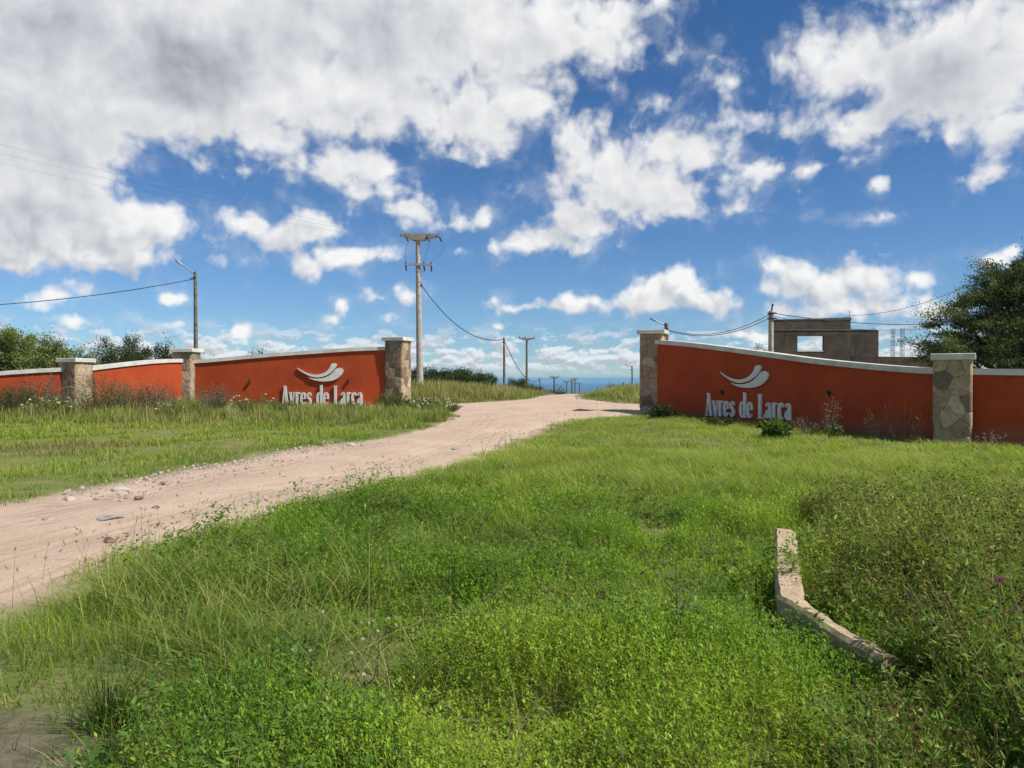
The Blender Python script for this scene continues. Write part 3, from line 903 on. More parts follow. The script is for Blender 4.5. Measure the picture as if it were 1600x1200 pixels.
# ------------------------------------------------------------------ poles, lamps, cables
def sag(a, b, drop, n=24):
    a, b = Vector(a), Vector(b)
    return [a.lerp(b, i / n) - Vector((0, 0, drop * 4 * (i / n) * (1 - i / n))) for i in range(n + 1)]

def cable(pts_list, r, label, mat_='cable', name='overhead_cable', group='overhead cables'):
    m = MB()
    for pts in pts_list:
        m.tube(pts, r, 5)
    o = m.build(name, M[mat_])
    return tag(o, label, 'cable', group, 'thing')

def insulator(m, p, L=0.32, r=0.07, tilt=(0, 0)):
    x, y, z = p
    pts = [(x + tilt[0] * k, y + tilt[1] * k, z - L * k) for k in (0, .12, .2, .3, .4, .5, .6, .7, .8, .9, 1)]
    m.tube(pts, [r * .3, r * .3, r, r * .5, r, r * .5, r, r * .5, r, r * .4, r * .25], 8)

# the big concrete power pole
PX, PY = at(653, 54.0)[0], 54.0
pz = float(gz(PX, PY))
ptop = zpx(371, PY)
o = empty('power_pole', (PX, PY, pz), 'tall pale concrete power pole with two crossarms, the tallest pole', 'pole', 'poles along the street')
m = MB(); m.tube([(PX + 0.15, PY, pz - 0.4), (PX, PY, ptop)], [0.255, 0.15], 16)
for zz in (zpx(440, PY), zpx(424, PY)):
    m.tube([(PX + 0.05, PY, zz - 0.04), (PX + 0.05, PY, zz + 0.04)], 0.205, 16)
m.build('pole_shaft', M['pole'], o)
ua = R(6)                                            # crossarms run almost square to the line of sight
def armpt(u, z, back=0.0):
    return (PX + u * math.cos(ua) - back * math.sin(ua), PY + u * math.sin(ua) + back * math.cos(ua), z)
m = MB()
zt = zpx(367, PY)
m.prism([(-1.25, zt - 0.09), (-0.95, zt - 0.15), (-0.25, zt - 0.42), (0.35, zt - 0.42), (0.95, zt - 0.22), (1.45, zt - 0.10), (1.45, zt + 0.03), (0.3, zt + 0.04), (-0.5, zt + 0.03), (-1.25, zt - 0.0)], lambda u, v, dd: armpt(u, v, dd), -0.30, -0.19)
m.prism([(-1.25, zt - 0.09), (-0.95, zt - 0.15), (-0.25, zt - 0.42), (0.35, zt - 0.42), (0.95, zt - 0.22), (1.45, zt - 0.10), (1.45, zt + 0.03), (0.3, zt + 0.04), (-0.5, zt + 0.03), (-1.25, zt - 0.0)], lambda u, v, dd: armpt(u, v, dd), 0.19, 0.30)
for u in (-1.15, -0.6, 0.0, 0.7, 1.35):
    a = armpt(u, zt - 0.07); m.box(a, (0.10, 0.62, 0.08), ua)
m.build('crossarm', M['arm'], o)
for u in (-0.85, 0.62, 1.48):
    m = MB(); insulator(m, armpt(u, zt - 0.12, -0.32), 0.46, 0.075, (0.22 * math.cos(ua), -0.1)); m.build('insulator', M['dark'], o)
m = MB(); zl = zpx(414, PY)
m.prism([(-0.88, zl - 0.09), (0.98, zl - 0.09), (0.98, zl + 0.07), (-0.88, zl + 0.07)], lambda u, v, dd: armpt(u, v, dd), -0.28, -0.17)
m.build('crossarm', M['grey_metal'], o)
for u in (-0.84, 0.42, 0.92):
    m = MB(); p = armpt(u, zl + 0.20, -0.225); insulator(m, p, 0.34, 0.07)
    q = armpt(u, zl - 0.08, -0.225); m.tube([q, (q[0] + 0.05, q[1], q[2] - 0.25), (q[0] + 0.02, q[1], q[2] - 0.42)], [0.05, 0.06, 0.03], 8)
    m.build('insulator', M['dark'], o)
for (u0, u1, bow) in ((-0.62, -0.84, -0.10), (0.86, 0.42, 0.0), (1.7, 0.92, 0.38)):
    m = MB()
    a = Vector(armpt(u0, zt - 0.55, -0.35)); b = Vector(armpt(u1, zl + 0.22, -0.225))
    pts = [a.lerp(b, i / 14) + Vector((bow * 4 * (i / 14) * (1 - i / 14), 0, 0)) for i in range(15)]
    m.tube(pts, 0.009, 5); m.build('jumper_wire', M['cable'], o)
m = MB(); zc = zpx(446, PY); m.box((PX + 0.24, PY - 0.05, zc), (0.12, 0.10, 0.22)); m.build('cable_clamp', M['dark'], o)

def t_pole(px, py_top, py_base, Y, label, armw, wr=0.13, material='wood', arms=1):
    x = (px - CX) / F * Y
    zb = min(float(gz(x, Y)), zpx(py_base, Y)); z1 = zpx(py_top, Y)
    o = empty('street_pole', (x, Y, zb), label, 'pole', 'poles along the street')
    m = MB(); m.tube([(x, Y, zb - 0.4), (x, Y, z1)], [wr * 1.3, wr * 0.9], 10); m.build('pole_shaft', M[material], o)
    for k in range(arms):
        m = MB(); zz = z1 - 0.10 - k * 1.1
        m.prism([(-armw, zz - 0.02), (-0.2, zz - 0.22), (0.2, zz - 0.22), (armw, zz - 0.02), (armw, zz + 0.1), (-armw, zz + 0.1)], lambda u, v, dd: (x + u, Y + dd, v), -0.2, -0.08)
        m.build('crossarm', M['arm'], o)
        for u in (-armw * 0.9, -armw * .2, armw * 0.9):
            m = MB(); insulator(m, (x + u, Y - 0.14, zz + 0.32), 0.24, 0.06); m.build('insulator', M['dark'], o)
    return (x, Y, z1)

def plain_pole(px, py_top, py_base, Y, label, wr=0.10, lamp=None, material='wood', name='street_pole', hr=1.0):
    x = (px - CX) / F * Y
    zb = min(float(gz(x, Y)), zpx(py_base, Y)); z1 = zpx(py_top, Y)
    o = empty(name, (x, Y, zb), label, 'street lamp' if lamp else 'pole', 'poles along the street')
    m = MB(); m.tube([(x, Y, zb - 0.4), (x + 0.02, Y, (zb + z1) / 2), (x, Y, z1)], [wr * 1.25, wr * 1.1, wr * 0.85], 10); m.build('pole_shaft', M[material], o)
    m = MB(); m.box((x, Y - wr, z1 - 0.35), (wr * 1.2, wr * 1.2, 0.10)); m.tube([(x, Y - wr, z1 - 0.35), (x - wr * 2.5, Y - wr, z1 - 0.40)], 0.03, 6); m.build('cable_bracket', M['dark'], o)
    if lamp:
        lx, ly = lamp
        b = Vector((x, Y, z1 - 0.15)); e = Vector(((lx - CX) / F * Y, Y, zpx(ly, Y)))
        m = MB(); m.tube([b, b.lerp(e, 0.35) + Vector((0, 0, 0.02)), b.lerp(e, 0.75) + Vector((0, 0, 0.03)), b.lerp(e, 0.8)], 0.035, 8); m.build('lamp_arm', M['grey_metal'], o)
        m = MB(); h0 = b.lerp(e, 0.62); h1 = e
        m.tube([h0, h0.lerp(h1, 0.15), h0.lerp(h1, 0.6), h0.lerp(h1, 0.92), h1], [k_ * hr for k_ in (0.035, 0.055, 0.070, 0.055, 0.02)], 10)
        m.build('lamp_head', M['grey_metal'] if hr == 1 else M['dark'], o)
    return (x, Y, z1)

lampL = plain_pole(305.5, 425, 640, 45.0, 'slim wooden street lamp post rising behind a stone pillar', 0.105, (274, 406), name='street_lamp')
pole_a = plain_pole(787.5, 527, 606, 58.0, 'bare slim pole without arm or lamp, between two bushes', 0.085)
t2 = t_pole(823, 528, 607, 100.0, 'grey T-shaped pole at the far end of the left verge', 1.05, 0.14)
plain_pole(843.5, 590.5, 618, 95.0, 'small thin pole standing at the dip of the road', 0.075)
t3 = t_pole(866, 588.5, 622, 135.0, 'T-shaped pole down the hill, nearest of the distant row', 0.85, 0.15)
t4 = t_pole(885.5, 596, 624, 180.0, 'distant pole with a faint wide arm, second of the row down the hill', 0.85, 0.12)
t_pole(893.5, 593.5, 624, 165.0, 'dark narrow-armed pole in the middle of the distant row', 0.35, 0.15)
t5 = t_pole(898.5, 591, 624, 200.0, 'tallest two-armed pole near the end of the distant row', 0.75, 0.16, arms=2)
t_pole(905.5, 599, 624, 240.0, 'last short pole of the distant row beside the open plain', 0.8, 0.16)
lampF = plain_pole(987.5, 571.5, 606, 75.0, 'small distant street lamp on the grass bank left of the shaded gate pillar', 0.07, (977, 569), name='street_lamp')
plain_pole(974, 597, 612, 120.0, 'tiny pole beyond the right bank scrub', 0.12)
lampR = plain_pole(1041, 505, 640, 44.0, 'street lamp whose tip shows above the shaded gate pillar', 0.125, (1015, 497.5), name='street_lamp', hr=0.55)
# the thick concrete post by the unfinished house
pr = at(1204.5, 41.0); prt = zpx(486, 41.0)
o = empty('power_pole', pr, 'thick pale concrete post beside the unfinished house', 'pole', 'poles along the street')
m = MB(); m.tube([(pr[0], 41, pr[2] - .4), (pr[0], 41, prt)], [0.165, 0.125], 14); m.build('pole_shaft', M['pole'], o)
m = MB(); m.tube([(pr[0] + .02, 41, prt - .1), (pr[0] + .06, 41, prt + .25), (pr[0] + .10, 41, prt + .36)], [0.05, 0.04, 0.06], 8); m.build('pole_top_bracket', M['dark'], o)
for dz in (0.12, 0.40):
    m = MB(); m.tube([(pr[0], 41, prt - dz - 0.04), (pr[0], 41, prt - dz + 0.04)], 0.17, 12); m.tube([(pr[0] - 0.24, 40.85, prt - dz), (pr[0] + 0.24, 40.85, prt - dz)], 0.035, 6); m.build('pole_band', M['dark'], o)

# cables
cL = (lampL[0], 45.0, lampL[2] - 0.4)
cable([sag(cL, (-33.0, 36.0, zpx(480, 36.0) - 0.1), 0.55)], 0.022, 'cable hanging from the left street lamp out of view')
cP = (PX + 0.27, PY - 0.05, zc)
cable([sag(cP, (pole_a[0], 58.0, pole_a[2] - 0.15), 1.25)], 0.030, 'thick sagging cable from the tall concrete power pole to the bare slim pole')
cable([sag((pole_a[0], 58.0, pole_a[2] - 0.2), (at(843.5, 95)[0], 95.0, zpx(592, 95)), 1.4)], 0.03, 'thin cable from the bare slim pole down to the small pole in the dip')
prev = (-20.9, 27.0)
for i, (u, s0_, nm) in enumerate(((-0.85, -1.1, 'first'), (0.62, 0.1, 'middle'), (1.48, 1.2, 'last'))):
    a = armpt(u, zt - 0.55, -0.42)
    fr_ = (-21.0 + s0_ * 0.8 - 12, 6.0 - s0_ * 1.5 , zt - 0.2)
    back = sag(a, fr_, 1.1, 40)
    b = armpt(u, zt - 0.55, 0.1)
    fwd = sag(b, (t2[0] + (-0.95, -0.2, 0.95)[i], 100.0, t2[2] + 0.25), 0.8, 30)
    cable([fwd, back], 0.0055, ('upper thin power line from the left end of the crossarm', 'thin power line from the middle of the crossarm', 'thin power line from the right end of the crossarm')[i], 'alu', 'power_line', 'power lines over the street')
for i in range(3):
    du = (-0.85, -0.2, 0.85)[i]
    cable([sag((t2[0] + du, 100, t2[2] + .2), (t3[0] + du, 135, t3[2] + .2), 0.7, 12), sag((t3[0] + du, 135, t3[2] + .2), (t4[0] + du, 180, t4[2] + .2), 0.8, 10)], 0.012,
          'thin line running down the row of distant T-shaped poles', 'cable', 'power_line', 'lines down the hill')
rb = (pr[0], 40.85, prt - 0.12)
cable([sag((lampR[0], 44, lampR[2] - 0.35), rb, 0.65), sag((lampR[0], 44, lampR[2] - 0.42), (rb[0], rb[1], rb[2] - 0.2), 0.60)], 0.017, 'double cable from the gate street lamp to the concrete post')
cable([sag(rb, at(1470, 46, 506), 0.25)], 0.02, 'upper cable from the concrete post across the unfinished house to the dark tree')
cable([sag((rb[0], rb[1], rb[2] - 0.28), at(1470, 46, 512), 0.35)], 0.013, 'lower faint cable from the concrete post towards the dark tree')
cable([sag(at(1206, 41, 493), at(1330, 44, 493), 0.35, 12) + sag(at(1330, 44, 493), at(1530, 40, 436), 0.45, 14)[1:]], 0.012, 'thin cable climbing from behind the house roof into the dark tree top')

# ------------------------------------------------------------------ unfinished house
BY = 46.0
def bx(px): return (px - CX) / F * BY
hz0 = float(gz(18, BY)) - 0.3
o = empty('unfinished_house', (bx(1270), BY, hz0 + 0.3), 'bare unfinished house of grey-brown render with an open window hole', 'house')
def front_wall(m, x0, x1, z0, z1a, z1b, y0, y1, hole=None):
    """front wall with sloping top, optional rectangular hole"""
    def zt_(x): return z1a + (z1b - z1a) * (x - x0) / (x1 - x0)
    def piece(xa, xb, za, zb_a, zb_b):
        m.hexa([(xa, y0, za), (xb, y0, za), (xb, y1, za), (xa, y1, za)], [(xa, y0, zb_a), (xb, y0, zb_b), (xb, y1, zb_b), (xa, y1, zb_a)])
    if not hole:
        piece(x0, x1, z0, z1a, z1b); return
    hx0, hx1, h0, h1 = hole
    piece(x0, hx0, z0, zt_(x0), zt_(hx0)); piece(hx1, x1, z0, zt_(hx1), zt_(x1))
    piece(hx0, hx1, z0, h0, h0); piece(hx0, hx1, h1, zt_(hx0), zt_(hx1))
m = MB()
front_wall(m, bx(1207), bx(1329), hz0, zpx(500.5, BY), zpx(497, BY), BY, BY + 0.22, (bx(1246), bx(1287), zpx(549.5, BY), zpx(525, BY)))
m.build('wall', M['block'], o)
m = MB(); front_wall(m, bx(1207) - .03, bx(1329) + .03, zpx(500.5, BY) + .003, zpx(499.5, BY), zpx(496, BY), BY - 0.03, BY + 0.30); m.build('roof_edge', M['slab'], o)
m = MB(); m.box(((bx(1207) + bx(1329)) / 2, BY - 0.015, zpx(515.5, BY)), (bx(1329) - bx(1207) - 0.1, 0.03, 0.10)); m.build('ring_beam', M['slab'], o)
m = MB(); m.box((bx(1329) - 0.13, BY + 0.92, (hz0 + zpx(500, BY)) / 2), (0.2, 1.4, zpx(500, BY) - hz0)); m.build('wall', M['block'], o)
m = MB(); m.box((bx(1207) + 0.13, BY + 0.38, (hz0 + zpx(512, BY)) / 2), (0.2, 0.3, zpx(512, BY) - hz0)); m.build('wall', M['block'], o)
m = MB(); m.box((bx(1266), BY + 0.11, zpx(549.5, BY) + 0.03), (bx(1287) - bx(1246) - 0.02, 0.26, 0.06)); m.build('window_sill', M['coping'], o)
m = MB(); front_wall(m, bx(1329) + .01, bx(1380), hz0, zpx(515.5, BY), zpx(516, BY), BY + 0.6, BY + 0.8); m.build('wall', M['block'], o)
m = MB(); front_wall(m, bx(1329) + .035, bx(1380) + .03, zpx(515.5, BY) + .003, zpx(514, BY), zpx(514.5, BY), BY + .57, BY + .85); m.build('roof_edge', M['slab'], o)
m = MB(); m.box((bx(1380) - 0.1, BY + 2.4, (hz0 + zpx(516, BY)) / 2), (0.2, 3.1, zpx(516, BY) - hz0 - 0.02)); m.build('wall', M['block'], o)
m = MB(); front_wall(m, bx(1318), bx(1445), hz0, zpx(557.5, BY), zpx(559, BY), BY - 1.2, BY - 1.0); m.build('low_wall', M['block'], o)
for i, (xp, t0) in enumerate(((1378.5, 511), (1409.5, 511), (1424.5, 511))):
    m = MB()
    for dx in (-0.06, 0.10):
        for dy in (0, 0.16):
            m.tube([(bx(xp) + dx, BY + 1.1 + dy, hz0), (bx(xp) + dx + 0.01, BY + 1.1 + dy, zpx(t0, BY) + 0.05 * dx)], 0.014, 5)
    z = hz0 + 2
    while z < zpx(t0, BY) - 0.2:
        x0, x1, y0, y1 = bx(xp) - .07, bx(xp) + .11, BY + 1.09, BY + 1.27
        m.tube([(x0, y0, z), (x1, y0, z), (x1, y1, z), (x0, y1, z), (x0, y0, z)], 0.007, 4); z += 0.28
    m.build('rebar_column', M['rust'], o)
m = MB(); m.tube([(bx(1328), BY + .1, zpx(497, BY)), (bx(1328), BY + .1, zpx(485, BY))], 0.015, 5); m.build('rebar', M['rust'], o)

# ------------------------------------------------------------------ leaves and blades
def unit(v):
    return v / np.maximum(np.linalg.norm(v, axis=1, keepdims=True), 1e-9)

def leaf_cards(P, D, L, W, C, rng, fold=0.25, flat=False):
    """a folded diamond leaf at each point P along D"""
    n = len(P)
    ref = np.c_[np.zeros(n), np.zeros(n), np.ones(n)] if flat else rng.normal(size=(n, 3))
    S = unit(np.cross(D, ref) + 1e-6)
    N = np.cross(S, D)
    L = L[:, None]; W = W[:, None]
    mid = P + D * L * 0.45
    V = np.stack([P, mid + S * W / 2 + N * W * fold, P + D * L, mid - S * W / 2 + N * W * fold], 1)
    b = np.arange(n)[:, None] * 4
    T = np.concatenate([b + [0, 1, 2], b + [0, 2, 3]], 0)
    return V.reshape(-1, 3), T, np.repeat(C, 4, 0)

def blades(P, H, az, lean, bend, W, C, segs=2, tipc=None):
    """grass blades: lean = sideways travel / height at the tip"""
    n = len(P)
    dirv = np.c_[np.cos(az), np.sin(az), np.zeros(n)]
    side = np.c_[-np.sin(az), np.cos(az), np.zeros(n)]
    rows, cols_ = [], []
    for k in range(segs + 1):
        t = k / segs
        out = lean * (t * (1 - bend) + t * t * bend)
        up = t * (1 - 0.28 * bend * t * np.minimum(lean, 1.4))
        c = P + dirv * (out * H)[:, None]
        c[:, 2] += up * H
        w = W * (1 - 0.15 * t - 0.55 * t * t) / 2
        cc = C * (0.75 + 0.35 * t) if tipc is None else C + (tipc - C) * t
        if k < segs:
            rows += [c + side * w[:, None], c - side * w[:, None]]; cols_ += [cc, cc]
        else:
            rows.append(c); cols_.append(cc)
    nv = 2 * segs + 1
    V = np.stack(rows, 1).reshape(-1, 3); CC = np.stack(cols_, 1).reshape(-1, C.shape[1])
    b = np.arange(n)[:, None] * nv
    T = []
    for k in range(segs - 1):
        q = 2 * k
        T += [b + [q, q + 1, q + 3], b + [q, q + 3, q + 2]]
    q = 2 * (segs - 1)
    T.append(b + [q, q + 1, q + 2])
    return V, np.concatenate(T, 0), CC

class Soup:
    def __init__(s): s.V, s.T, s.C, s.n = [], [], [], 0
    def add(s, VTC):
        V, T, C = VTC
        s.V.append(V.astype(np.float32)); s.T.append((T + s.n).astype(np.int32)); s.C.append(C.astype(np.float32)); s.n += len(V)
    def build(s, name, mat_, parent=None):
        return big_mesh(name, np.concatenate(s.V), np.concatenate(s.T), np.concatenate(s.C), mat_, parent)

def jitter(base, n, rng, amt=0.25, hue=0.12):
    base = np.asarray(base, float)
    k = 1 + amt * rng.normal(size=(n, 1))
    h = 1 + hue * rng.normal(size=(n, 3))
    return np.clip(base * k * h, 0.004, 0.9)

# ------------------------------------------------------------------ trees and shrubs
def tree(label, base, lobes, n_cl, per, leaf, colA, colB, trunk_r, seed, cat='tree', name='tree', group='trees and scrub', fork=0.35, cl_r=0.55, flat=0.6, limbs=26, fill=0.55):
    """lobes: ellipsoids (cx, cy, cz, rx, ry, rz) relative to the foot of the trunk"""
    rng = np.random.default_rng(seed)
    per = int(per * 1.7); leaf *= 1.12
    colA, colB = np.asarray(colA) * 1.25, np.asarray(colB) * 1.55
    bx_, by_, bz_ = base
    o = empty(name, base, label, cat, group)
    vol = np.array([l[3] * l[4] * l[5] for l in lobes]); vol = vol ** 0.75 / (vol ** 0.75).sum()
    pick = rng.choice(len(lobes), n_cl, p=vol)
    Lb = np.array(lobes)[pick]
    d = unit(rng.normal(size=(n_cl, 3)))
    rr = rng.uniform(0, 1, n_cl) ** (1 / 3.0 / (1 + fill)) * rng.uniform(0.86, 1.12, n_cl)
    cc = Lb[:, :3] + d * Lb[:, 3:] * rr[:, None]
    cc[:, 2] = np.maximum(cc[:, 2], 0.25)
    cr = cl_r * rng.uniform(0.55, 1.35, n_cl)
    S = Soup()
    idx = np.repeat(np.arange(n_cl), per)
    n = len(idx)
    g = rng.normal(size=(n, 3)) * 0.40
    # each cluster is a spray stretched outwards and flattened
    od = unit(d + np.array([0, 0, 0.25]))[idx]
    along = (g * od).sum(1, keepdims=True) * od
    g = g * np.array([1, 1, flat]) + along * 0.7
    P = cc[idx] + g * cr[idx][:, None]
    P[:, 2] = np.maximum(P[:, 2], 0.08)
    D = unit(od * 0.6 + rng.normal(size=(n, 3)) * 0.8 + np.array([0, 0, 0.1]))
    mixv = np.clip(rng.uniform(0, 1, n_cl)[idx] + rng.normal(size=n) * 0.15, 0, 1)[:, None]
    C = jitter(np.asarray(colA) * (1 - mixv) + np.asarray(colB) * mixv, n, rng, 0.18, 0.06)
    Ls = leaf * rng.uniform(0.6, 1.3, n)
    S.add(leaf_cards(P + np.array(base), D, Ls, Ls * 0.45, C, rng))
    # limbs
    m = MB()
    th = max(0.3, min(l[2] for l in lobes) * fork + 0.2)
    tp = Vector((bx_, by_, bz_ - 0.3)); tt = Vector((bx_ + rng.normal() * 0.1, by_, bz_ + th))
    m.tube([tp, tp.lerp(tt, 0.5) + Vector((rng.normal() * .06, 0, 0)), tt], [trunk_r * 1.25, trunk_r, trunk_r * 0.85], 9)
    order = np.argsort(-cr)[:limbs]
    for i in order:
        e = Vector(cc[i]) + Vector(base)
        md = tt.lerp(e, 0.5) + Vector(rng.normal(size=3) * 0.22)
        r0 = trunk_r * rng.uniform(0.25, 0.5)
        m.tube([tt - Vector((0, 0, 0.1)), tt.lerp(md, 0.5) + Vector((0, 0, 0.08)), md, md.lerp(e, 0.6), e], [r0, r0 * .8, r0 * .55, r0 * .35, r0 * .12], 6)
        for k in range(2):
            e2 = md.lerp(e, rng.uniform(0.2, 0.8)); q = e2 + Vector(rng.normal(size=3) * cr[i] * 0.9)
            m.tube([e2, q], [r0 * .25, r0 * .06], 4)
    m.build('trunk', M['bark'], o)
    S.build('crown', M['tree_leaf'], o)
    return o

G1, G2 = (0.040, 0.062, 0.018), (0.085, 0.115, 0.030)      # fresh broad-leaved greens
K1, K2 = (0.026, 0.038, 0.014), (0.064, 0.078, 0.026)      # dark thorn scrub

# the large dark tree behind the broad pillar
Yt = 31.0
b = at(1560, Yt); b = (b[0] + 0.5, Yt, b[2])
def lobe(px, py, rx, ry, Y, b, depth=1.0):
    """a crown lobe seen at photo pixel (px, py) with pixel radii, hung at depth Y"""
    x, y, z = at(px, Y, py)
    return (x - b[0], y - b[1], z - b[2], rx / F * Y, rx / F * Y * depth, ry / F * Y)
tree('large dark feathery thorn tree towering behind the broad pillar', b,
     [lobe(1590, 440, 62, 40, Yt, b), lobe(1560, 470, 60, 32, Yt, b), lobe(1500, 500, 50, 20, Yt, b), lobe(1480, 545, 52, 20, Yt - .5, b), lobe(1560, 525, 75, 32, Yt, b), lobe(1640, 490, 90, 70, Yt, b), lobe(1530, 555, 85, 22, Yt, b), lobe(1650, 420, 60, 35, Yt, b), lobe(1545, 425, 28, 18, Yt, b)],
     430, 150, 0.085, (0.032, 0.050, 0.016), (0.105, 0.130, 0.040), 0.22, 11, cl_r=0.46, flat=0.40, limbs=80, fill=0.3)
def simple(label, px, py_top, w, Y, colA, colB, seed, n_cl=120, per=120, leaf=0.10, base_py=None, dark=False, cl_r=0.45, name='tree', cat='tree', lob=3, squash=1.0):
    rng = np.random.default_rng(seed)
    b = at(px, Y)
    top = zpx(py_top, Y) - b[2]
    hw = w / 2 / F * Y
    L = []
    for k in range(lob):
        u = (k + 0.5) / lob * 2 - 1
        h = top * (1 - 0.28 * abs(u) ** 1.5) * rng.uniform(0.88, 1.0)
        rz = h * 0.42 * squash
        L.append((u * hw * 0.72, rng.normal() * 0.25 * hw, h - rz, hw * 0.55, hw * 0.6, rz))
        L.append((u * hw * 0.6, rng.normal() * 0.2 * hw, h * 0.38, hw * 0.5, hw * 0.55, h * 0.33))
    return tree(label, b, L, n_cl, per, leaf, colA, colB, max(0.05, 0.035 * top), seed, cat, name, cl_r=cl_r, limbs=18)
simple('broad bushy light green tree beyond the low red wall at the edge of view', 25, 503, 135, 41, (0.075, 0.105, 0.028), (0.155, 0.185, 0.055), 21, 190, 170, 0.11, lob=4)
simple('green tree with loose rounded crown just inside the broad light green one', 72, 528, 60, 40, (0.068, 0.096, 0.026), (0.14, 0.168, 0.05), 22, 90, 140, 0.10)
simple('small thin spiky tree behind the shortest pillar', 116, 531, 62, 41, (0.055, 0.076, 0.026), (0.11, 0.135, 0.045), 23, 75, 90, 0.08, cl_r=0.32)
simple('dark spreading thorn tree behind the short red wall panel', 190, 527, 108, 44, K1, K2, 24, 150, 130, 0.09, lob=4)
simple('dark low scrub tree between the short wall panel and the lamp post', 248, 536, 84, 45, (0.024, 0.036, 0.014), (0.056, 0.070, 0.024), 25, 120, 120, 0.10)
simple('low green bush top next to the lamp post', 318, 553, 40, 46, (0.04, 0.058, 0.018), (0.08, 0.10, 0.03), 26, 40, 90, 0.09)
simple('twiggy treetop peeping over the left gate wall', 415, 543, 56, 48, (0.034, 0.048, 0.018), (0.075, 0.092, 0.034), 27, 60, 70, 0.09, cl_r=0.36)
simple('tiny treetop peeping over the left gate wall near its emblem', 465, 546, 24, 49, (0.034, 0.048, 0.018), (0.075, 0.092, 0.034), 28, 22, 60, 0.08, cl_r=0.3)
simple('small sunlit treetop showing above the right gate wall by the concrete post', 1184, 527, 32, 47, (0.05, 0.068, 0.024), (0.10, 0.12, 0.045), 29, 34, 70, 0.09, cl_r=0.33)
simple('thick dark green bush behind the concrete power pole', 690, 571, 95, 62, (0.020, 0.034, 0.011), (0.052, 0.072, 0.022), 31, 170, 130, 0.11, lob=5, name='bush', cat='bush')
simple('dark bush on the verge just before the bare slim pole', 748, 582, 66, 63, (0.022, 0.036, 0.012), (0.052, 0.072, 0.022), 32, 100, 110, 0.10, lob=4, name='bush', cat='bush')
simple('loose airy bush between the bare slim pole and the T-shaped pole', 806, 586, 36, 66, (0.030, 0.042, 0.016), (0.066, 0.082, 0.030), 33, 60, 70, 0.10, cl_r=0.36, name='bush', cat='bush')
simple('small bush just beside the thick concrete pole foot', 640, 577, 40, 60, (0.024, 0.038, 0.013), (0.055, 0.074, 0.024), 34, 50, 100, 0.10, name='bush', cat='bush')
simple('low dark bush at the end of the left verge under the T-shaped pole', 832, 603, 32, 70, (0.02, 0.032, 0.012), (0.046, 0.06, 0.02), 35, 50, 70, 0.10, name='bush', cat='bush')
simple('round dark bush down the road among the distant poles', 872, 609, 34, 110, K1, K2, 36, 70, 80, 0.16, cl_r=0.8, name='bush', cat='bush')
simple('dark bush further down the road behind the distant poles', 852, 614, 26, 105, K1, K2, 37, 40, 80, 0.16, cl_r=0.7, name='bush', cat='bush')
simple('dark scrub at the far end of the right bank', 962, 608, 44, 85, K1, K2, 38, 80, 80, 0.14, cl_r=0.6, lob=4, name='bush', cat='bush')
simple('dark scrub on the right bank below the small distant lamp', 988, 604, 26, 78, K1, K2, 39, 50, 80, 0.13, cl_r=0.5, name='bush', cat='bush')

def shrub(label, px, Y, h, r, n_stem, colA, colB, seed, leaf=0.05, per=14, dry=False, flower=None, nflower=0, name='shrub', cat='shrub', wide=0.45, stemc=(0.10, 0.085, 0.05)):
    """multi-stemmed weed or shrub: stems, foliage and, where it blooms, flowers"""
    rng = np.random.default_rng(seed)
    x, y, z = at(px, Y)
    o = empty(name, (x, y, z), label, cat, 'shrubs and weeds by the walls')
    a = rng.uniform(0, 2 * math.pi, n_stem); q = rng.uniform(0.1, 1, n_stem) ** 0.6
    rr = r * q
    H = h * rng.uniform(0.55, 1.05, n_stem) * (1 - 0.35 * q ** 2)
    tip = np.c_[np.cos(a) * rr, np.sin(a) * rr, H]
    foot = np.c_[np.cos(a) * rr * 0.35, np.sin(a) * rr * 0.35, np.zeros(n_stem)]
    foot[:, 2] = -0.05
    m = MB()
    for i in range(n_stem):
        A_, B_ = Vector(foot[i]) + Vector((x, y, z)), Vector(tip[i]) + Vector((x, y, z))
        md = A_.lerp(B_, 0.5) + Vector(rng.normal(size=3) * 0.05 * h)
        m.tube([A_, md, B_], [0.006 + 0.004 * h, 0.005, 0.002], 4)
    sm = M['bark'] if not dry else M['dry_stem']
    m.build('stems', sm, o)
    idx = np.repeat(np.arange(n_stem), per); n = len(idx)
    t = rng.uniform(0.22, 1.02, n)[:, None]
    P = foot[idx] * (1 - t) + tip[idx] * t + rng.normal(size=(n, 3)) * wide * 0.22 * h * 0.4
    P[:, 2] = np.maximum(P[:, 2], 0.02)
    D = unit(rng.normal(size=(n, 3)) + np.array([0, 0, 0.5]) + unit(tip)[idx] * 0.6)
    mv = np.clip(rng.uniform(0, 1, n_stem)[idx] * 0.8 + rng.uniform(0, 0.3, n), 0, 1)[:, None]
    C = jitter(np.asarray(colA) * (1 - mv) + np.asarray(colB) * mv, n, rng, 0.18, 0.07)
    Ls = leaf * rng.uniform(0.6, 1.4, n)
    S = Soup(); S.add(leaf_cards(P + np.array([x, y, z]), D, Ls, Ls * wide, C, rng)); S.build('foliage', M['dry'] if dry else M['leaf'], o)
    if flower is not None:
        k = rng.integers(0, n_stem, nflower)
        for q in k:
            S = Soup(); nf = 9
            P = np.tile(tip[q] + np.array([x, y, z + 0.02]), (nf, 1))
            D = unit(rng.normal(size=(nf, 3)) * np.array([1, 1, 0.35]) + np.array([0, 0, 0.25]))
            Ls = np.full(nf, 0.045) * rng.uniform(0.7, 1.2)
            S.add(leaf_cards(P, D, Ls, Ls * 0.7, jitter(flower, nf, rng, 0.08, 0.03), rng))
            S.build('flower_head', M['dry'], o)
    return o
M['dry_stem'] = surf('dry_stem', mottled((0.10, 0.085, 0.06), (0.20, 0.16, 0.11), 7.0, bump=False), 0.9)
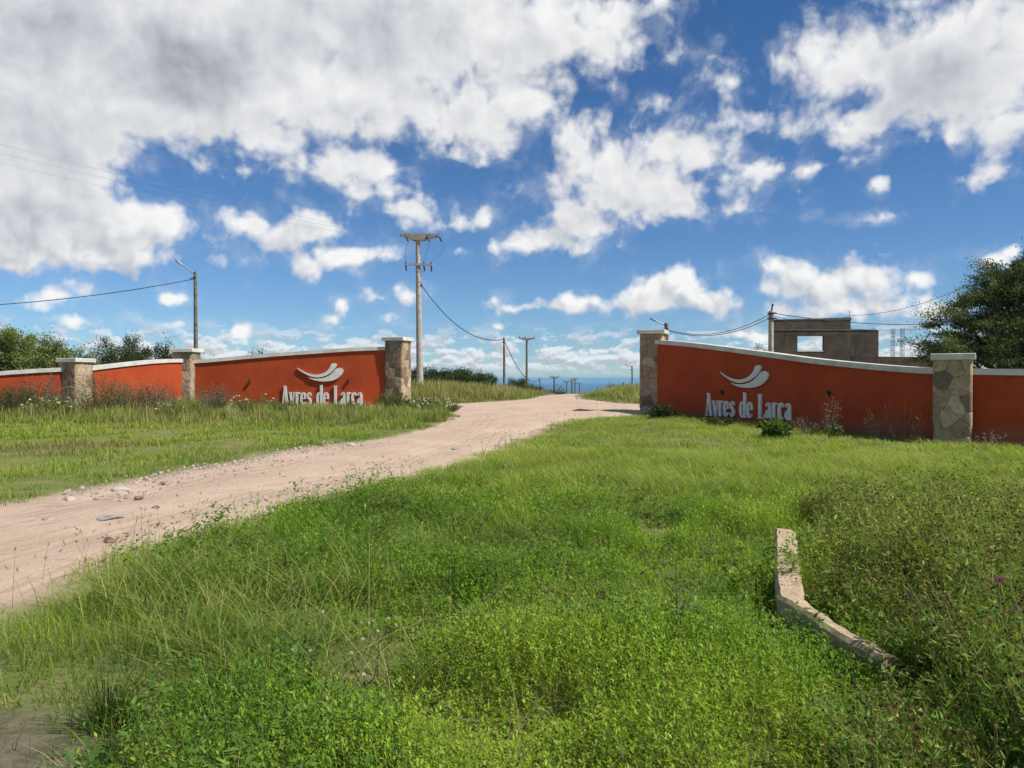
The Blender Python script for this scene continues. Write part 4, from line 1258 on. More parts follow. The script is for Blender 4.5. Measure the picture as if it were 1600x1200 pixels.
DRY1, DRY2 = (0.090, 0.074, 0.048), (0.20, 0.165, 0.10)
OL1, OL2 = (0.105, 0.135, 0.034), (0.23, 0.235, 0.075)
# in front of the left walls
shrub('dark green rounded shrub at the left edge of view before the low red wall', 18, 23.8, 1.15, 0.85, 110, (0.045, 0.068, 0.022), (0.10, 0.13, 0.036), 51, 0.06, 30)
shrub('grey-brown dead-looking bush against the low red wall left of the shortest pillar', 62, 25.0, 1.30, 1.0, 120, DRY1, DRY2, 52, 0.05, 20, True)
shrub('light green mound of leaves dotted with white flower heads', 78, 23.2, 0.72, 0.85, 100, (0.13, 0.18, 0.035), (0.25, 0.30, 0.075), 53, 0.055, 30, flower=(0.8, 0.8, 0.72), nflower=26)
shrub('tall olive and straw coloured bush right of the shortest pillar', 158, 24.0, 1.45, 0.95, 130, OL1, (0.27, 0.225, 0.10), 54, 0.05, 30)
shrub('dark twiggy dead bush in the middle of the short red panel', 205, 25.2, 1.15, 0.9, 130, DRY1, DRY2, 55, 0.045, 20, True)
shrub('dark brown dead bush just left of the lamp-side stone pillar', 250, 25.8, 1.1, 0.8, 110, DRY1, DRY2, 56, 0.045, 20, True)
shrub('pale branching dry weed with bare forked stems before the lamp-side pillar', 262, 24.6, 1.15, 0.4, 16, (0.25, 0.22, 0.13), (0.36, 0.32, 0.2), 57, 0.03, 6, True)
shrub('dark brown dead bush at the right foot of the lamp-side stone pillar', 335, 26.4, 0.95, 0.75, 110, DRY1, DRY2, 58, 0.045, 20, True)
shrub('sprawling green weed in front of the lamp-side pillar', 285, 23.4, 0.62, 0.8, 90, OL1, OL2, 59, 0.055, 26, flower=(0.75, 0.75, 0.66), nflower=10)
shrub('grassy green clump with small white blooms by the left gate wall', 395, 25.4, 0.66, 0.8, 100, OL1, OL2, 60, 0.05, 26, flower=(0.78, 0.76, 0.68), nflower=24)
shrub('bushy olive weed below the first letters of the half-hidden sign', 440, 24.8, 0.52, 0.8, 100, OL1, OL2, 61, 0.05, 26)
shrub('bright green weed with white umbels below the half-hidden sign', 545, 25.0, 0.50, 0.8, 95, OL1, (0.23, 0.26, 0.07), 62, 0.05, 26, flower=(0.8, 0.8, 0.74), nflower=14)
shrub('dark leafy weed at the foot of the sunlit gate pillar', 612, 26.6, 0.72, 0.7, 100, (0.06, 0.09, 0.025), (0.14, 0.17, 0.045), 63, 0.055, 26)
shrub('low flowering plant with cream blooms at the tip of the grass wedge', 665, 27.0, 0.50, 0.95, 90, (0.11, 0.16, 0.035), (0.23, 0.27, 0.075), 64, 0.055, 26, flower=(0.78, 0.76, 0.6), nflower=50)
shrub('dark green low weed at the very end of the grass wedge beside the road', 697, 26.2, 0.32, 0.6, 70, (0.07, 0.11, 0.026), (0.16, 0.21, 0.05), 65, 0.05, 26)
# in front of the right wall
shrub('dark leafy weed at the corner of shaded gate pillar and red wall', 1036, 23.4, 0.42, 0.5, 60, (0.030, 0.048, 0.018), (0.06, 0.085, 0.028), 71, 0.09, 18)
shrub('broad-leaved bright green bush growing below the letters of the readable sign', 1212, 17.8, 0.46, 0.36, 26, (0.07, 0.125, 0.025), (0.15, 0.25, 0.05), 72, 0.13, 15, wide=0.6)
shrub('small broad-leaved seedling between the leafy bush and the wide pillar', 1302, 17.9, 0.34, 0.25, 12, (0.07, 0.11, 0.03), (0.13, 0.18, 0.05), 73, 0.10, 8, wide=0.6)
shrub('tall pinkish dry weed spike in front of the red wall below its lamp', 1297, 18.6, 1.0, 0.30, 14, (0.30, 0.19, 0.11), (0.42, 0.30, 0.18), 74, 0.035, 16, True)
shrub('reddish brown dry weeds right of the readable lettering', 1262, 19.0, 0.42, 0.55, 50, (0.17, 0.115, 0.07), (0.28, 0.20, 0.11), 75, 0.04, 14, True)
shrub('feathery pale dry weed between the red wall lamp and the broad pillar', 1368, 17.6, 0.75, 0.35, 16, (0.26, 0.18, 0.10), (0.40, 0.30, 0.18), 76, 0.03, 18, True)
shrub('thin straw-pink dry stalks left of the broad pillar', 1410, 17.2, 0.95, 0.8, 26, (0.28, 0.17, 0.10), (0.40, 0.26, 0.16), 77, 0.03, 7, True)
shrub('low dark weed under the first letters of the readable sign', 1125, 20.9, 0.28, 0.5, 50, (0.03, 0.045, 0.016), (0.07, 0.085, 0.03), 78, 0.06, 18)
shrub('pinkish dry stalks before the low red wall at the edge of view', 1545, 15.9, 0.42, 0.3, 14, (0.36, 0.25, 0.18), (0.5, 0.38, 0.28), 79, 0.03, 14, True)

# ------------------------------------------------------------------ kerb, stones
def kerb_obj():
    ztop = 0.225
    pts = [(2.50, 7.0), (2.46, 6.90), (2.13, 5.95), (1.76, 4.84), (1.80, 4.5), (1.85, 4.25), (1.93, 3.92)]
    rng = np.random.default_rng(5)
    P = []
    for i in range(len(pts) - 1):
        n = 12
        for k in range(n):
            t = k / n
            P.append((pts[i][0] * (1 - t) + pts[i + 1][0] * t, pts[i][1] * (1 - t) + pts[i + 1][1] * t))
    P.append(pts[-1])
    P = np.array(P)
    d = np.gradient(P, axis=0); d /= np.linalg.norm(d, axis=1, keepdims=True)
    nrm = np.c_[d[:, 1], -d[:, 0]]
    V, Fc = [], []
    w = 0.078 - 0.022 * 0
    for i, (p, n_) in enumerate(zip(P, nrm)):
        zt = ztop + (fbm(p[0], p[1], 0.25, 3, 3) - 0.5) * 0.035 - 0.05 * max(0, (i - 40) / 32) - 0.0 * max(0, (14 - i) / 14)
        j = (fbm(p[0] * 3, p[1] * 3, 0.3, 8, 3) - 0.5) * 0.05
        w = 0.088 - 0.036 * min(1, max(0, (i - 32) / 12))
        b0 = float(gz(*p)) - 0.15
        for off, z in ((-w + j, b0), (-w + j, zt - 0.02), (-w + j + 0.02, zt), (w + j * .6 - 0.02, zt + 0.004), (w + j * .6, zt - 0.02), (w + j * .6, b0)):
            V.append((p[0] + n_[0] * off, p[1] + n_[1] * off, z))
    N = len(P)
    for i in range(N - 1):
        for k in range(6):
            k2 = (k + 1) % 6
            Fc.append((i * 6 + k, i * 6 + 6 + k, i * 6 + 6 + k2, i * 6 + k2))
    Fc += [tuple(range(6)), tuple(6 * (N - 1) + k for k in range(5, -1, -1))]
    m = MB(); m.add(V, Fc)
    o = m.build('concrete_kerb', M['kerb'])
    tag(o, 'pale bent concrete kerb half buried among seedy weeds', 'kerb', None, 'thing')
kerb_obj()

ICO = None
def rock_mesh(name, r, squash, seed, mat_):
    import bmesh
    bm = bmesh.new(); bmesh.ops.create_icosphere(bm, subdivisions=3, radius=1.0)
    rng = np.random.default_rng(seed)
    pl = unit(rng.normal(size=(9, 3))); dd = rng.uniform(0.55, 0.95, 9)
    for v in bm.verts:
        p = np.array(v.co)
        for a_, b_ in zip(pl, dd):
            k = p @ a_
            if k > b_: p = p - a_ * (k - b_) * 0.9
        p = p * (1 + 0.12 * (fbm(p[0] * 2 + seed, p[1] * 2 + p[2] * 3, 1.0, seed, 3) - 0.5))
        v.co = (p[0] * r, p[1] * r * 0.8, p[2] * r * squash)
    for f in bm.faces: f.smooth = False
    me = bpy.data.meshes.new(name); bm.to_mesh(me); bm.free()
    return link(name, me, mat_)
M['stone_pale'] = surf('pale_stone', mottled((0.34, 0.285, 0.225), (0.46, 0.40, 0.33), 9.0), 0.9, bump=(0.6, 0.01))
M['stone_grey'] = surf('grey_stone', mottled((0.20, 0.19, 0.18), (0.33, 0.31, 0.29), 9.0), 0.9, bump=(0.6, 0.01))
M['stone_brown'] = surf('brown_stone', mottled((0.15, 0.10, 0.075), (0.27, 0.19, 0.14), 9.0), 0.9, bump=(0.6, 0.01))
for k, (px, py, r, sq, mm, lab) in enumerate((
    (189, 771, 0.14, 0.40, 'stone_pale', 'large pale flat stone at the left edge of the dirt road'),
    (108, 786, 0.085, 0.5, 'stone_pale', 'whitish grey stone on the gravelly road edge'),
    (170, 854, 0.075, 0.5, 'stone_brown', 'reddish brown stone lying by the near grass edge'),
    (216, 783, 0.07, 0.5, 'stone_brown', 'dark brown stone on the dirt next to the large pale stone'),
    (243, 799, 0.06, 0.4, 'stone_brown', 'small dark flat stone out on the bare dirt'),
    (76, 818, 0.075, 0.4, 'stone_grey', 'dark grey stone embedded in the worn rocky dirt'),
    (172, 818, 0.16, 0.18, 'stone_grey', 'flat bluish grey rock slab flush with the dirt'),
    (254, 759, 0.05, 0.5, 'stone_brown', 'small dark stone just below the far grass edge'),
    (549, 698, 0.12, 0.5, 'stone_pale', 'small white stone where far grass meets the road bend'),
    (712, 706, 0.10, 0.3, 'stone_grey', 'small dark flat stone in the middle of the road'))):
    x, y = hit(px, py)
    o = rock_mesh('stone', r, sq, 100 + k, M[mm])
    o.location = (x, y, float(gz(x, y)) + 0.03 + r * sq * 0.25)
    o.rotation_euler = (0, 0, k * 1.3)
    tag(o, lab, 'stone', 'stones on the dirt road', 'thing')

def gravel():
    rng = np.random.default_rng(9)
    n = 16000
    x = rng.uniform(-9.5, -1.5, n); y = rng.uniform(6.0, 17, n)
    d = road_dist(x, y)
    far_edge = sstep(y - (9.0 + 0.0 * x), -3, 0)
    pr_ = (np.exp(-((d + 0.25) / 0.38) ** 2) * 1.0 + 0.10 * (d < -0.2) * sstep(x, -2.5, -5)) * sstep(y, 6.8, 9.0)
    # only the far side of the track is stony
    keep = (rng.uniform(0, 1, n) < pr_) & (y > np.interp(x, ROAD[:15, 0], ROAD[:15, 1]) + 1.3) & (x * 0.62 + y > 6.4)
    x, y = x[keep], y[keep]
    n = len(x)
    r = 0.010 + 0.026 * rng.uniform(0, 1, n) ** 4
    z = gz(x, y) + 0.03
    base = np.array([(1, 0, 0), (0, 1, 0), (-1, 0, 0), (0, -1, 0), (.6, .6, .6), (-.6, .6, .55), (-.55, -.6, .6), (.6, -.55, .55), (0, 0, 0.8)])
    V = base[None] * r[:, None, None] * rng.uniform(0.7, 1.3, (n, 9, 3)) + np.c_[x, y, z][:, None]
    tri = np.array([(0, 1, 4), (1, 2, 5), (2, 3, 6), (3, 0, 7), (4, 1, 5), (5, 2, 6), (6, 3, 7), (7, 0, 4), (4, 5, 8), (5, 6, 8), (6, 7, 8), (7, 4, 8)])
    T = (np.arange(n)[:, None, None] * 9 + tri[None]).reshape(-1, 3)
    t = rng.uniform(0, 1, (n, 1))
    C = np.array((0.20, 0.18, 0.16)) * (1 - t) + np.array((0.42, 0.35, 0.28)) * t
    return big_mesh('gravel', V.reshape(-1, 3), T, np.repeat(C, 9, 0), M['pebble'])
def pebc(t, P):
    return t.n('ShaderNodeAttribute', attribute_name='Col').outputs[0], None
M['pebble'] = surf('pebble', pebc, 0.9)
tag(gravel(), 'loose pale gravel along the far edge of the dirt road', None, None, 'stuff')

# ------------------------------------------------------------------ grass
rng = np.random.default_rng(42)
HALF = 0.70                                          # half-width of the planted fan, per metre of depth

def scatter(y0, y1, dens, x0=None, x1=None, wide=1.2):
    """random points in the fan between two depths, dens per square metre"""
    area = HALF * (y1 * y1 - y0 * y0) + 2 * wide * (y1 - y0)
    n = int(area * dens)
    y = np.sqrt(rng.uniform(y0 * y0, y1 * y1, n))
    x = rng.uniform(-1, 1, n) * (HALF * y + wide)
    if x0 is not None:
        k = (x > x0) & (x < x1); x, y = x[k], y[k]
    return x, y

def off_road(x, y, ragged=0.25):
    d = road_dist(x, y)
    return d + (fbm(x, y, 0.35, 61, 3) - 0.5) * ragged * 2 * np.clip(y / 8, 0.5, 2.0)

def near_side(x, y):
    """True on this side of the dirt road"""
    xs = ROAD[:15, 0]; ys = ROAD[:15, 1]
    yr = np.interp(x, xs, ys)                        # near edge of the road as a line y(x)
    return (y < yr + 0.4) | (x > 5.5)

def kerb_zone(x, y):
    e = np.interp(y, [2.3, 3.0, 3.5, 3.8, 4.2, 4.84, 5.95, 7.0, 8.6], [0.95, 1.30, 1.66, 1.97, 1.95, 1.94, 2.29, 2.60, 2.88])
    return sstep(x - e, -0.02, 0.20) * sstep(y, 8.6, 7.4)

GREENS = np.array([(0.085, 0.180, 0.017), (0.155, 0.275, 0.022), (0.245, 0.360, 0.030), (0.320, 0.385, 0.050)])
def green(x, y, n):
    """base colour by patches: yellower where drier"""
    t = np.clip(fbm(x, y, 1.7, 71, 3) * 1.5 - 0.25 + rng.normal(size=n) * 0.18, 0, 0.999) * 3
    i = t.astype(int); f = (t - i)[:, None]
    return GREENS[i] * (1 - f) + GREENS[np.minimum(i + 1, 3)] * f

def height_field(x, y):
    h = 0.20 + 1.45 * sstep(fbm(x, y, 0.70, 81, 3), 0.30, 0.70) + 1.1 * (fbm(x, y, 0.24, 82, 2) - 0.5)
    # thin growth just this side of the kerb's near leg
    t = np.clip((y - 3.7) / 1.2, 0, 1)
    kx = 1.98 - 0.22 * t
    return h * (1 - 0.55 * sstep(np.abs(x - kx + 0.22), 0.42, 0.18) * sstep(y, 5.1, 4.8) * sstep(y, 3.1, 3.5))

def plant_cover():
    S = Soup()
    # leafy sprigs of the near ground cover
    for y0, y1, dens, nl, ll in ((2.0, 4.5, 1500, 10, 0.021), (4.5, 7.5, 900, 10, 0.026), (7.5, 12.0, 330, 9, 0.036)):
        x, y = scatter(y0, y1, dens)
        k = near_side(x, y) & (off_road(x, y) > 0.03)
        patch = fbm(x, y, 1.3, 91, 3)
        leafy = sstep(patch, 0.30, 0.46) * sstep(x + 0.30 * y, -0.9, 0.3) * sstep(y + 0.25 * x, 11.0, 8.0)
        k &= rng.uniform(0, 1, len(x)) < leafy * (1 - bare_patch(x, y)) * (1 - 0.75 * kerb_zone(x, y))
        x, y = x[k], y[k]; n = len(x)
        h = np.clip(height_field(x, y), 0.12, 1.8) * 0.21 * rng.uniform(0.75, 1.2, n)
        z = gz(x, y)
        idx = np.repeat(np.arange(n), nl)
        t = rng.uniform(0.25, 1.0, n * nl)
        a = rng.uniform(0, 2 * np.pi, n * nl)
        lean = rng.normal(size=(n, 2)) * 0.25
        P = np.c_[x[idx] + lean[idx, 0] * h[idx] * t, y[idx] + lean[idx, 1] * h[idx] * t, z[idx] + h[idx] * t]
        e = rng.uniform(-0.1, 1.0, n * nl) + 0.4 * (t > 0.9)
        D = np.c_[np.cos(a) * np.cos(e), np.sin(a) * np.cos(e), np.sin(e)]
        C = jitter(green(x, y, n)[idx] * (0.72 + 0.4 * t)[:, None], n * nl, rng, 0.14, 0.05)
        L = ll * rng.uniform(0.6, 1.35, n * nl)
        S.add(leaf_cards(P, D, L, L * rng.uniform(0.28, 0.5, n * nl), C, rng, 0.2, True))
    for y0, y1, dens, ll in ((2.0, 5.0, 34, 0.050), (5.0, 11.0, 16, 0.062)):
        x, y = scatter(y0, y1, dens)
        k = near_side(x, y) & (off_road(x, y) > 0.25) & (fbm(x, y, 1.1, 151, 3) > 0.50) & (kerb_zone(x, y) < 0.5)
        x, y = x[k], y[k]; n = len(x)
        nl = 26
        idx = np.repeat(np.arange(n), nl)
        H = rng.uniform(0.12, 0.34, n) * np.clip(height_field(x, y) + 0.35, 0.5, 1.4)
        t = rng.uniform(0.15, 1.0, n * nl); a = rng.uniform(0, 2 * np.pi, n * nl)
        rr = rng.uniform(0.0, 0.09, n * nl)
        P = np.c_[x[idx] + np.cos(a) * rr, y[idx] + np.sin(a) * rr, gz(x, y)[idx] + H[idx] * t]
        e = rng.uniform(-0.35, 0.75, n * nl)
        D = np.c_[np.cos(a) * np.cos(e), np.sin(a) * np.cos(e), np.sin(e)]
        hue = rng.uniform(0, 1, (n, 1))[idx]
        C = jitter(np.array((0.060, 0.135, 0.024)) * (1 - hue) + np.array((0.165, 0.255, 0.045)) * hue, n * nl, rng, 0.15, 0.05)
        L = ll * rng.uniform(0.5, 1.3, n * nl)
        S.add(leaf_cards(P, D, L, L * rng.uniform(0.32, 0.55, n * nl), C, rng, 0.25, True))
    x, y = scatter(2.0, 9.0, 120)                   # dead stalks and thatch
    k = near_side(x, y) & (off_road(x, y) > 0.1) & (fbm(x, y, 1.0, 161, 3) > 0.46)
    x, y = x[k], y[k]; n = len(x)
    C = jitter(np.where(rng.uniform(0, 1, (n, 1)) < 0.6, (0.34, 0.28, 0.15), (0.19, 0.14, 0.08)), n, rng, 0.18, 0.06)
    S.add(blades(np.c_[x, y, gz(x, y)], rng.uniform(0.10, 0.34, n), rng.uniform(0, 2 * np.pi, n), rng.uniform(0.4, 2.4, n), rng.uniform(0.4, 1.0, n), rng.uniform(0.002, 0.0045, n), C, 4))
    tag(S.build('ground_cover', M['leaf']), 'bright green leafy ground cover spread over the foreground', None, None, 'stuff')

def plant_grass():
    S = Soup()
    # foreground and middle distance, this side of the track
    for y0, y1, dens, w, segs in ((2.0, 5.0, 2000, 0.0036, 3), (5.0, 9.0, 1300, 0.0048, 3), (9.0, 15.0, 800, 0.0075, 3), (15.0, 28.0, 480, 0.012, 2)):
        x, y = scatter(y0, y1, dens)
        d = off_road(x, y, 0.3)
        k = near_side(x, y) & (d > 0.0) & (rng.uniform(0, 1, len(x)) > 0.94 * bare_patch(x, y))
        x, y, d = x[k], y[k], d[k]; n = len(x)
        hf = np.clip(height_field(x, y), 0.2, 1.6)
        mid = sstep(y, 7.0, 11.0)
        H = hf ** (1 - 0.5 * mid) * (0.20 + 0.07 * mid) * (1 - 0.50 * sstep(y, 12.5, 16.5)) * rng.uniform(0.45, 1.25, n) * (0.45 + 0.55 * sstep(d, 0.0, 0.8))
        leftlow = sstep(x + 0.62 * y, 0.9, 0.0) * sstep(y, 6, 4)         # short sward at the near left corner
        H *= 1 - 0.45 * leftlow
        Cb = green(x, y, n)
        dryp = np.clip(sstep(fbm(x, y, 2.4, 95, 3), 0.52, 0.72) * (0.25 + 0.5 * mid) + 0.45 * mid, 0, 1)[:, None]
        Cb = Cb * (1 - dryp) + np.array((0.295, 0.365, 0.082)) * dryp
        straw = (rng.uniform(0, 1, n) < 0.08 + 0.10 * mid)[:, None]
        Cb = np.where(straw, np.array((0.42, 0.36, 0.16)), Cb)
        C = jitter(Cb, n, rng, 0.16, 0.05)
        wind = rng.normal(size=n) * 0.9 + 2.6 + 2.0 * fbm(x, y, 2.0, 99, 2)
        az_ = np.where(rng.uniform(0, 1, n) < 0.55, wind, rng.uniform(0, 2 * np.pi, n))
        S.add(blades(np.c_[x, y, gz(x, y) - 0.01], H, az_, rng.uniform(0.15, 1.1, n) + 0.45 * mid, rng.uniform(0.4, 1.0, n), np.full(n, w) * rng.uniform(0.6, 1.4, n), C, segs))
    # the field across the track and the verge below the left walls
    for y0, y1, dens, w in ((8.0, 16.0, 620, 0.0085), (16.0, 29.5, 520, 0.014)):
        x, y = scatter(y0, y1, dens, -40, -1.5, 0.5)
        d = off_road(x, y, 0.5)
        k = ~near_side(x, y) & (d > 0.03) & (y < 29.6)
        x, y, d = x[k], y[k], d[k]; n = len(x)
        hf = np.clip(height_field(x, y), 0.2, 1.5)
        wallw = sstep(y + 0.10 * (x + 4), 19.5, 22.5) * (1 - 0.80 * sstep(y, 23.5, 25.5) * sstep(x, -11.5, -10.0))
        H = hf * (0.085 + 0.20 * wallw) * rng.uniform(0.5, 1.4, n) * (0.35 + 0.65 * sstep(d, 0, 1.0))
        tt = np.clip(fbm(x, y, 3.0, 101, 3) * 1.6 - 0.3, 0, 1)[:, None]
        Cb = np.array((0.24, 0.34, 0.034)) * (1 - tt) + np.array((0.38, 0.41, 0.085)) * tt
        br = (np.exp(-((x + 9.0) / 3.2) ** 2 - ((y - 15.6) / 1.2) ** 2) * sstep(fbm(x, y, 1.2, 141, 3), 0.25, 0.6))[:, None]
        Cb = Cb * (1 - 0.8 * br) + np.array((0.25, 0.185, 0.105)) * 0.8 * br
        edge = sstep(d, 1.6, 0.3)[:, None]
        Cb = Cb * (1 - 0.7 * edge) + np.array((0.13, 0.25, 0.026)) * 0.7 * edge
        ww = wallw[:, None]
        Cb = Cb * (1 - 0.6 * ww) + np.array((0.24, 0.26, 0.07)) * 0.6 * ww
        straw = (rng.uniform(0, 1, n) < 0.06 + 0.12 * wallw)[:, None]
        Cb = np.where(straw, np.array((0.44, 0.37, 0.18)), Cb)
        C = jitter(Cb, n, rng, 0.17, 0.05)
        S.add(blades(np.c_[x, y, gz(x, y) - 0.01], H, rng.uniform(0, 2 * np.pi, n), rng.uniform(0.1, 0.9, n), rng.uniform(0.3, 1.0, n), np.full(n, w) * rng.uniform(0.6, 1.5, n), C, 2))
    x, y = scatter(20.5, 26.5, 60, -16, -3.2, 0.5)
    d = off_road(x, y, 0.5)
    k = (d > 0.9) & (fbm(x, y, 1.6, 171, 3) > 0.44) & ~((x > -9.5) & (y > 24.6))
    x, y = x[k], y[k]; n = len(x)
    C = jitter(np.where(rng.uniform(0, 1, (n, 1)) < 0.45, (0.40, 0.34, 0.16), (0.17, 0.20, 0.055)), n, rng, 0.17, 0.05)
    S.add(blades(np.c_[x, y, gz(x, y)], rng.uniform(0.25, 0.62, n), rng.uniform(0, 2 * np.pi, n), rng.uniform(0.1, 0.7, n), rng.uniform(0.3, 0.9, n), rng.uniform(0.008, 0.02, n), C, 3))
    # long pale arching blades and seed stalks at the near left
    cl = [hit(px, py) for px, py in ((215, 965), (250, 930), (300, 915), (335, 985), (410, 905), (380, 960), (470, 935), (520, 880), (560, 940), (455, 1010), (300, 1040), (380, 1075), (560, 1030), (640, 905), (700, 860), (265, 1010), (160, 945), (640, 1090), (500, 1120), (840, 860), (900, 1000))]
    for i, (cx_, cy_) in enumerate(cl):
        n = 150 if i < 12 else 80
        x = cx_ + rng.normal(size=n) * 0.13; y = cy_ + rng.normal(size=n) * 0.12
        H = rng.uniform(0.20, 0.48, n)
        C = jitter(np.where(rng.uniform(0, 1, (n, 1)) < 0.3, (0.38, 0.36, 0.12), (0.17, 0.25, 0.04)), n, rng, 0.15, 0.05)
        S.add(blades(np.c_[x, y, gz(x, y) - 0.01], H, rng.uniform(0, 2 * np.pi, n), rng.uniform(0.5, 1.7, n), rng.uniform(0.6, 1.0, n), rng.uniform(0.003, 0.0065, n), C, 5))
        n = 5 if i < 12 else 3
        x = cx_ + rng.normal(size=n) * 0.16; y = cy_ + rng.normal(size=n) * 0.12
        C = jitter(np.tile((0.42, 0.36, 0.14), (n, 1)), n, rng, 0.12, 0.05)
        S.add(blades(np.c_[x, y, gz(x, y)], rng.uniform(0.45, 0.85, n), rng.uniform(0, 2 * np.pi, n), rng.uniform(0.5, 1.5, n), rng.uniform(0.6, 1.0, n), np.full(n, 0.0038), C, 7))
    # dry seed stalks leaning over the edge of the track
    ed = []
    for px, py, m_ in ((85, 935, 6), (130, 905, 6), (170, 880, 16), (215, 872, 10), (255, 858, 14), (300, 845, 10), (330, 832, 6), (470, 790, 6), (560, 768, 7), (600, 760, 6), (640, 750, 6), (760, 712, 10), (800, 700, 8), (860, 672, 10), (930, 655, 10)):
        cx_, cy_ = hit(px, py)
        ed += [(cx_ + rng.normal() * 0.10 * (1 + cy_ / 12), cy_ - 0.1 + rng.normal() * 0.05) for _ in range(m_)]
    ed = np.array(ed); n = len(ed)
    C = jitter(np.tile((0.20, 0.165, 0.075), (n, 1)), n, rng, 0.15, 0.06)
    sc_ = np.clip(ed[:, 1] / 7, 1, 2)
    H = rng.uniform(0.18, 0.42, n) * sc_ ** 0.3
    az_ = rng.uniform(0, 2 * np.pi, n)
    lean = rng.uniform(0.1, 0.9, n)
    P0_ = np.c_[ed, gz(ed[:, 0], ed[:, 1])]
    S.add(blades(P0_, H, az_, lean, np.full(n, 0.4), 0.0035 * sc_ ** 1.3, C, 4))
    tipp = P0_ + np.c_[np.cos(az_) * lean * H, np.sin(az_) * lean * H, H * 0.93]
    for q in range(3):
        D = unit(rng.normal(size=(n, 3)) * 0.6 + np.c_[np.cos(az_) * lean, np.sin(az_) * lean, np.ones(n) * 0.8])
        S.add(leaf_cards(tipp - D * 0.03, D, rng.uniform(0.03, 0.075, n), np.full(n, 0.006) * sc_, jitter(np.tile((0.22, 0.165, 0.09), (n, 1)), n, rng, 0.15, 0.06), rng))
    # banks beyond the gate
    for y0, y1, dens, w, h0, cA, cB, sel in (
        (33, 80, 95, 0.030, 0.42, (0.24, 0.23, 0.07), (0.42, 0.36, 0.16), 'L'), (30, 85, 95, 0.030, 0.34, (0.23, 0.25, 0.06), (0.48, 0.40, 0.20), 'R'), (29, 60, 30, 0.034, 0.30, (0.13, 0.14, 0.045), (0.26, 0.22, 0.10), 'W')):
        x, y = scatter(y0, y1, dens)
        if sel == 'L': k = (x > -13) & (x < 4.0 + 0.155 * (y - 54)) & (y > 33)
        elif sel == 'R': k = (x > 2.5) & (x < 16)
        else: k = (x < -10) | (x > 14)
        d = off_road(x, y, 0.4)
        k &= d > 0.05
        x, y, d = x[k], y[k], d[k]; n = len(x)
        t = np.clip(fbm(x, y, 4.0, 111, 3) * 1.7 - 0.35, 0, 1)[:, None]
        H = h0 * np.clip(height_field(x / 3, y / 3), 0.3, 1.4) * rng.uniform(0.5, 1.4, n) * (0.3 + 0.7 * sstep(d, 0, 1.8))
        C = np.asarray(cA) * (1 - t) + np.asarray(cB) * t
        edge = sstep(d, 1.4, 0.2)[:, None]
        C = C * (1 - 0.6 * edge) + np.array((0.15, 0.22, 0.04)) * 0.6 * edge
        S.add(blades(np.c_[x, y, gz(x, y) - 0.02], H, rng.uniform(0, 2 * np.pi, n), rng.uniform(0.1, 0.8, n), rng.uniform(0.3, 0.9, n), np.full(n, w) * rng.uniform(0.6, 1.5, n), jitter(C, n, rng, 0.16, 0.05), 2))
    print('grass verts', S.n)
    tag(S.build('grass', M['leaf']), 'green and straw coloured grass covering verges and field', None, None, 'stuff')

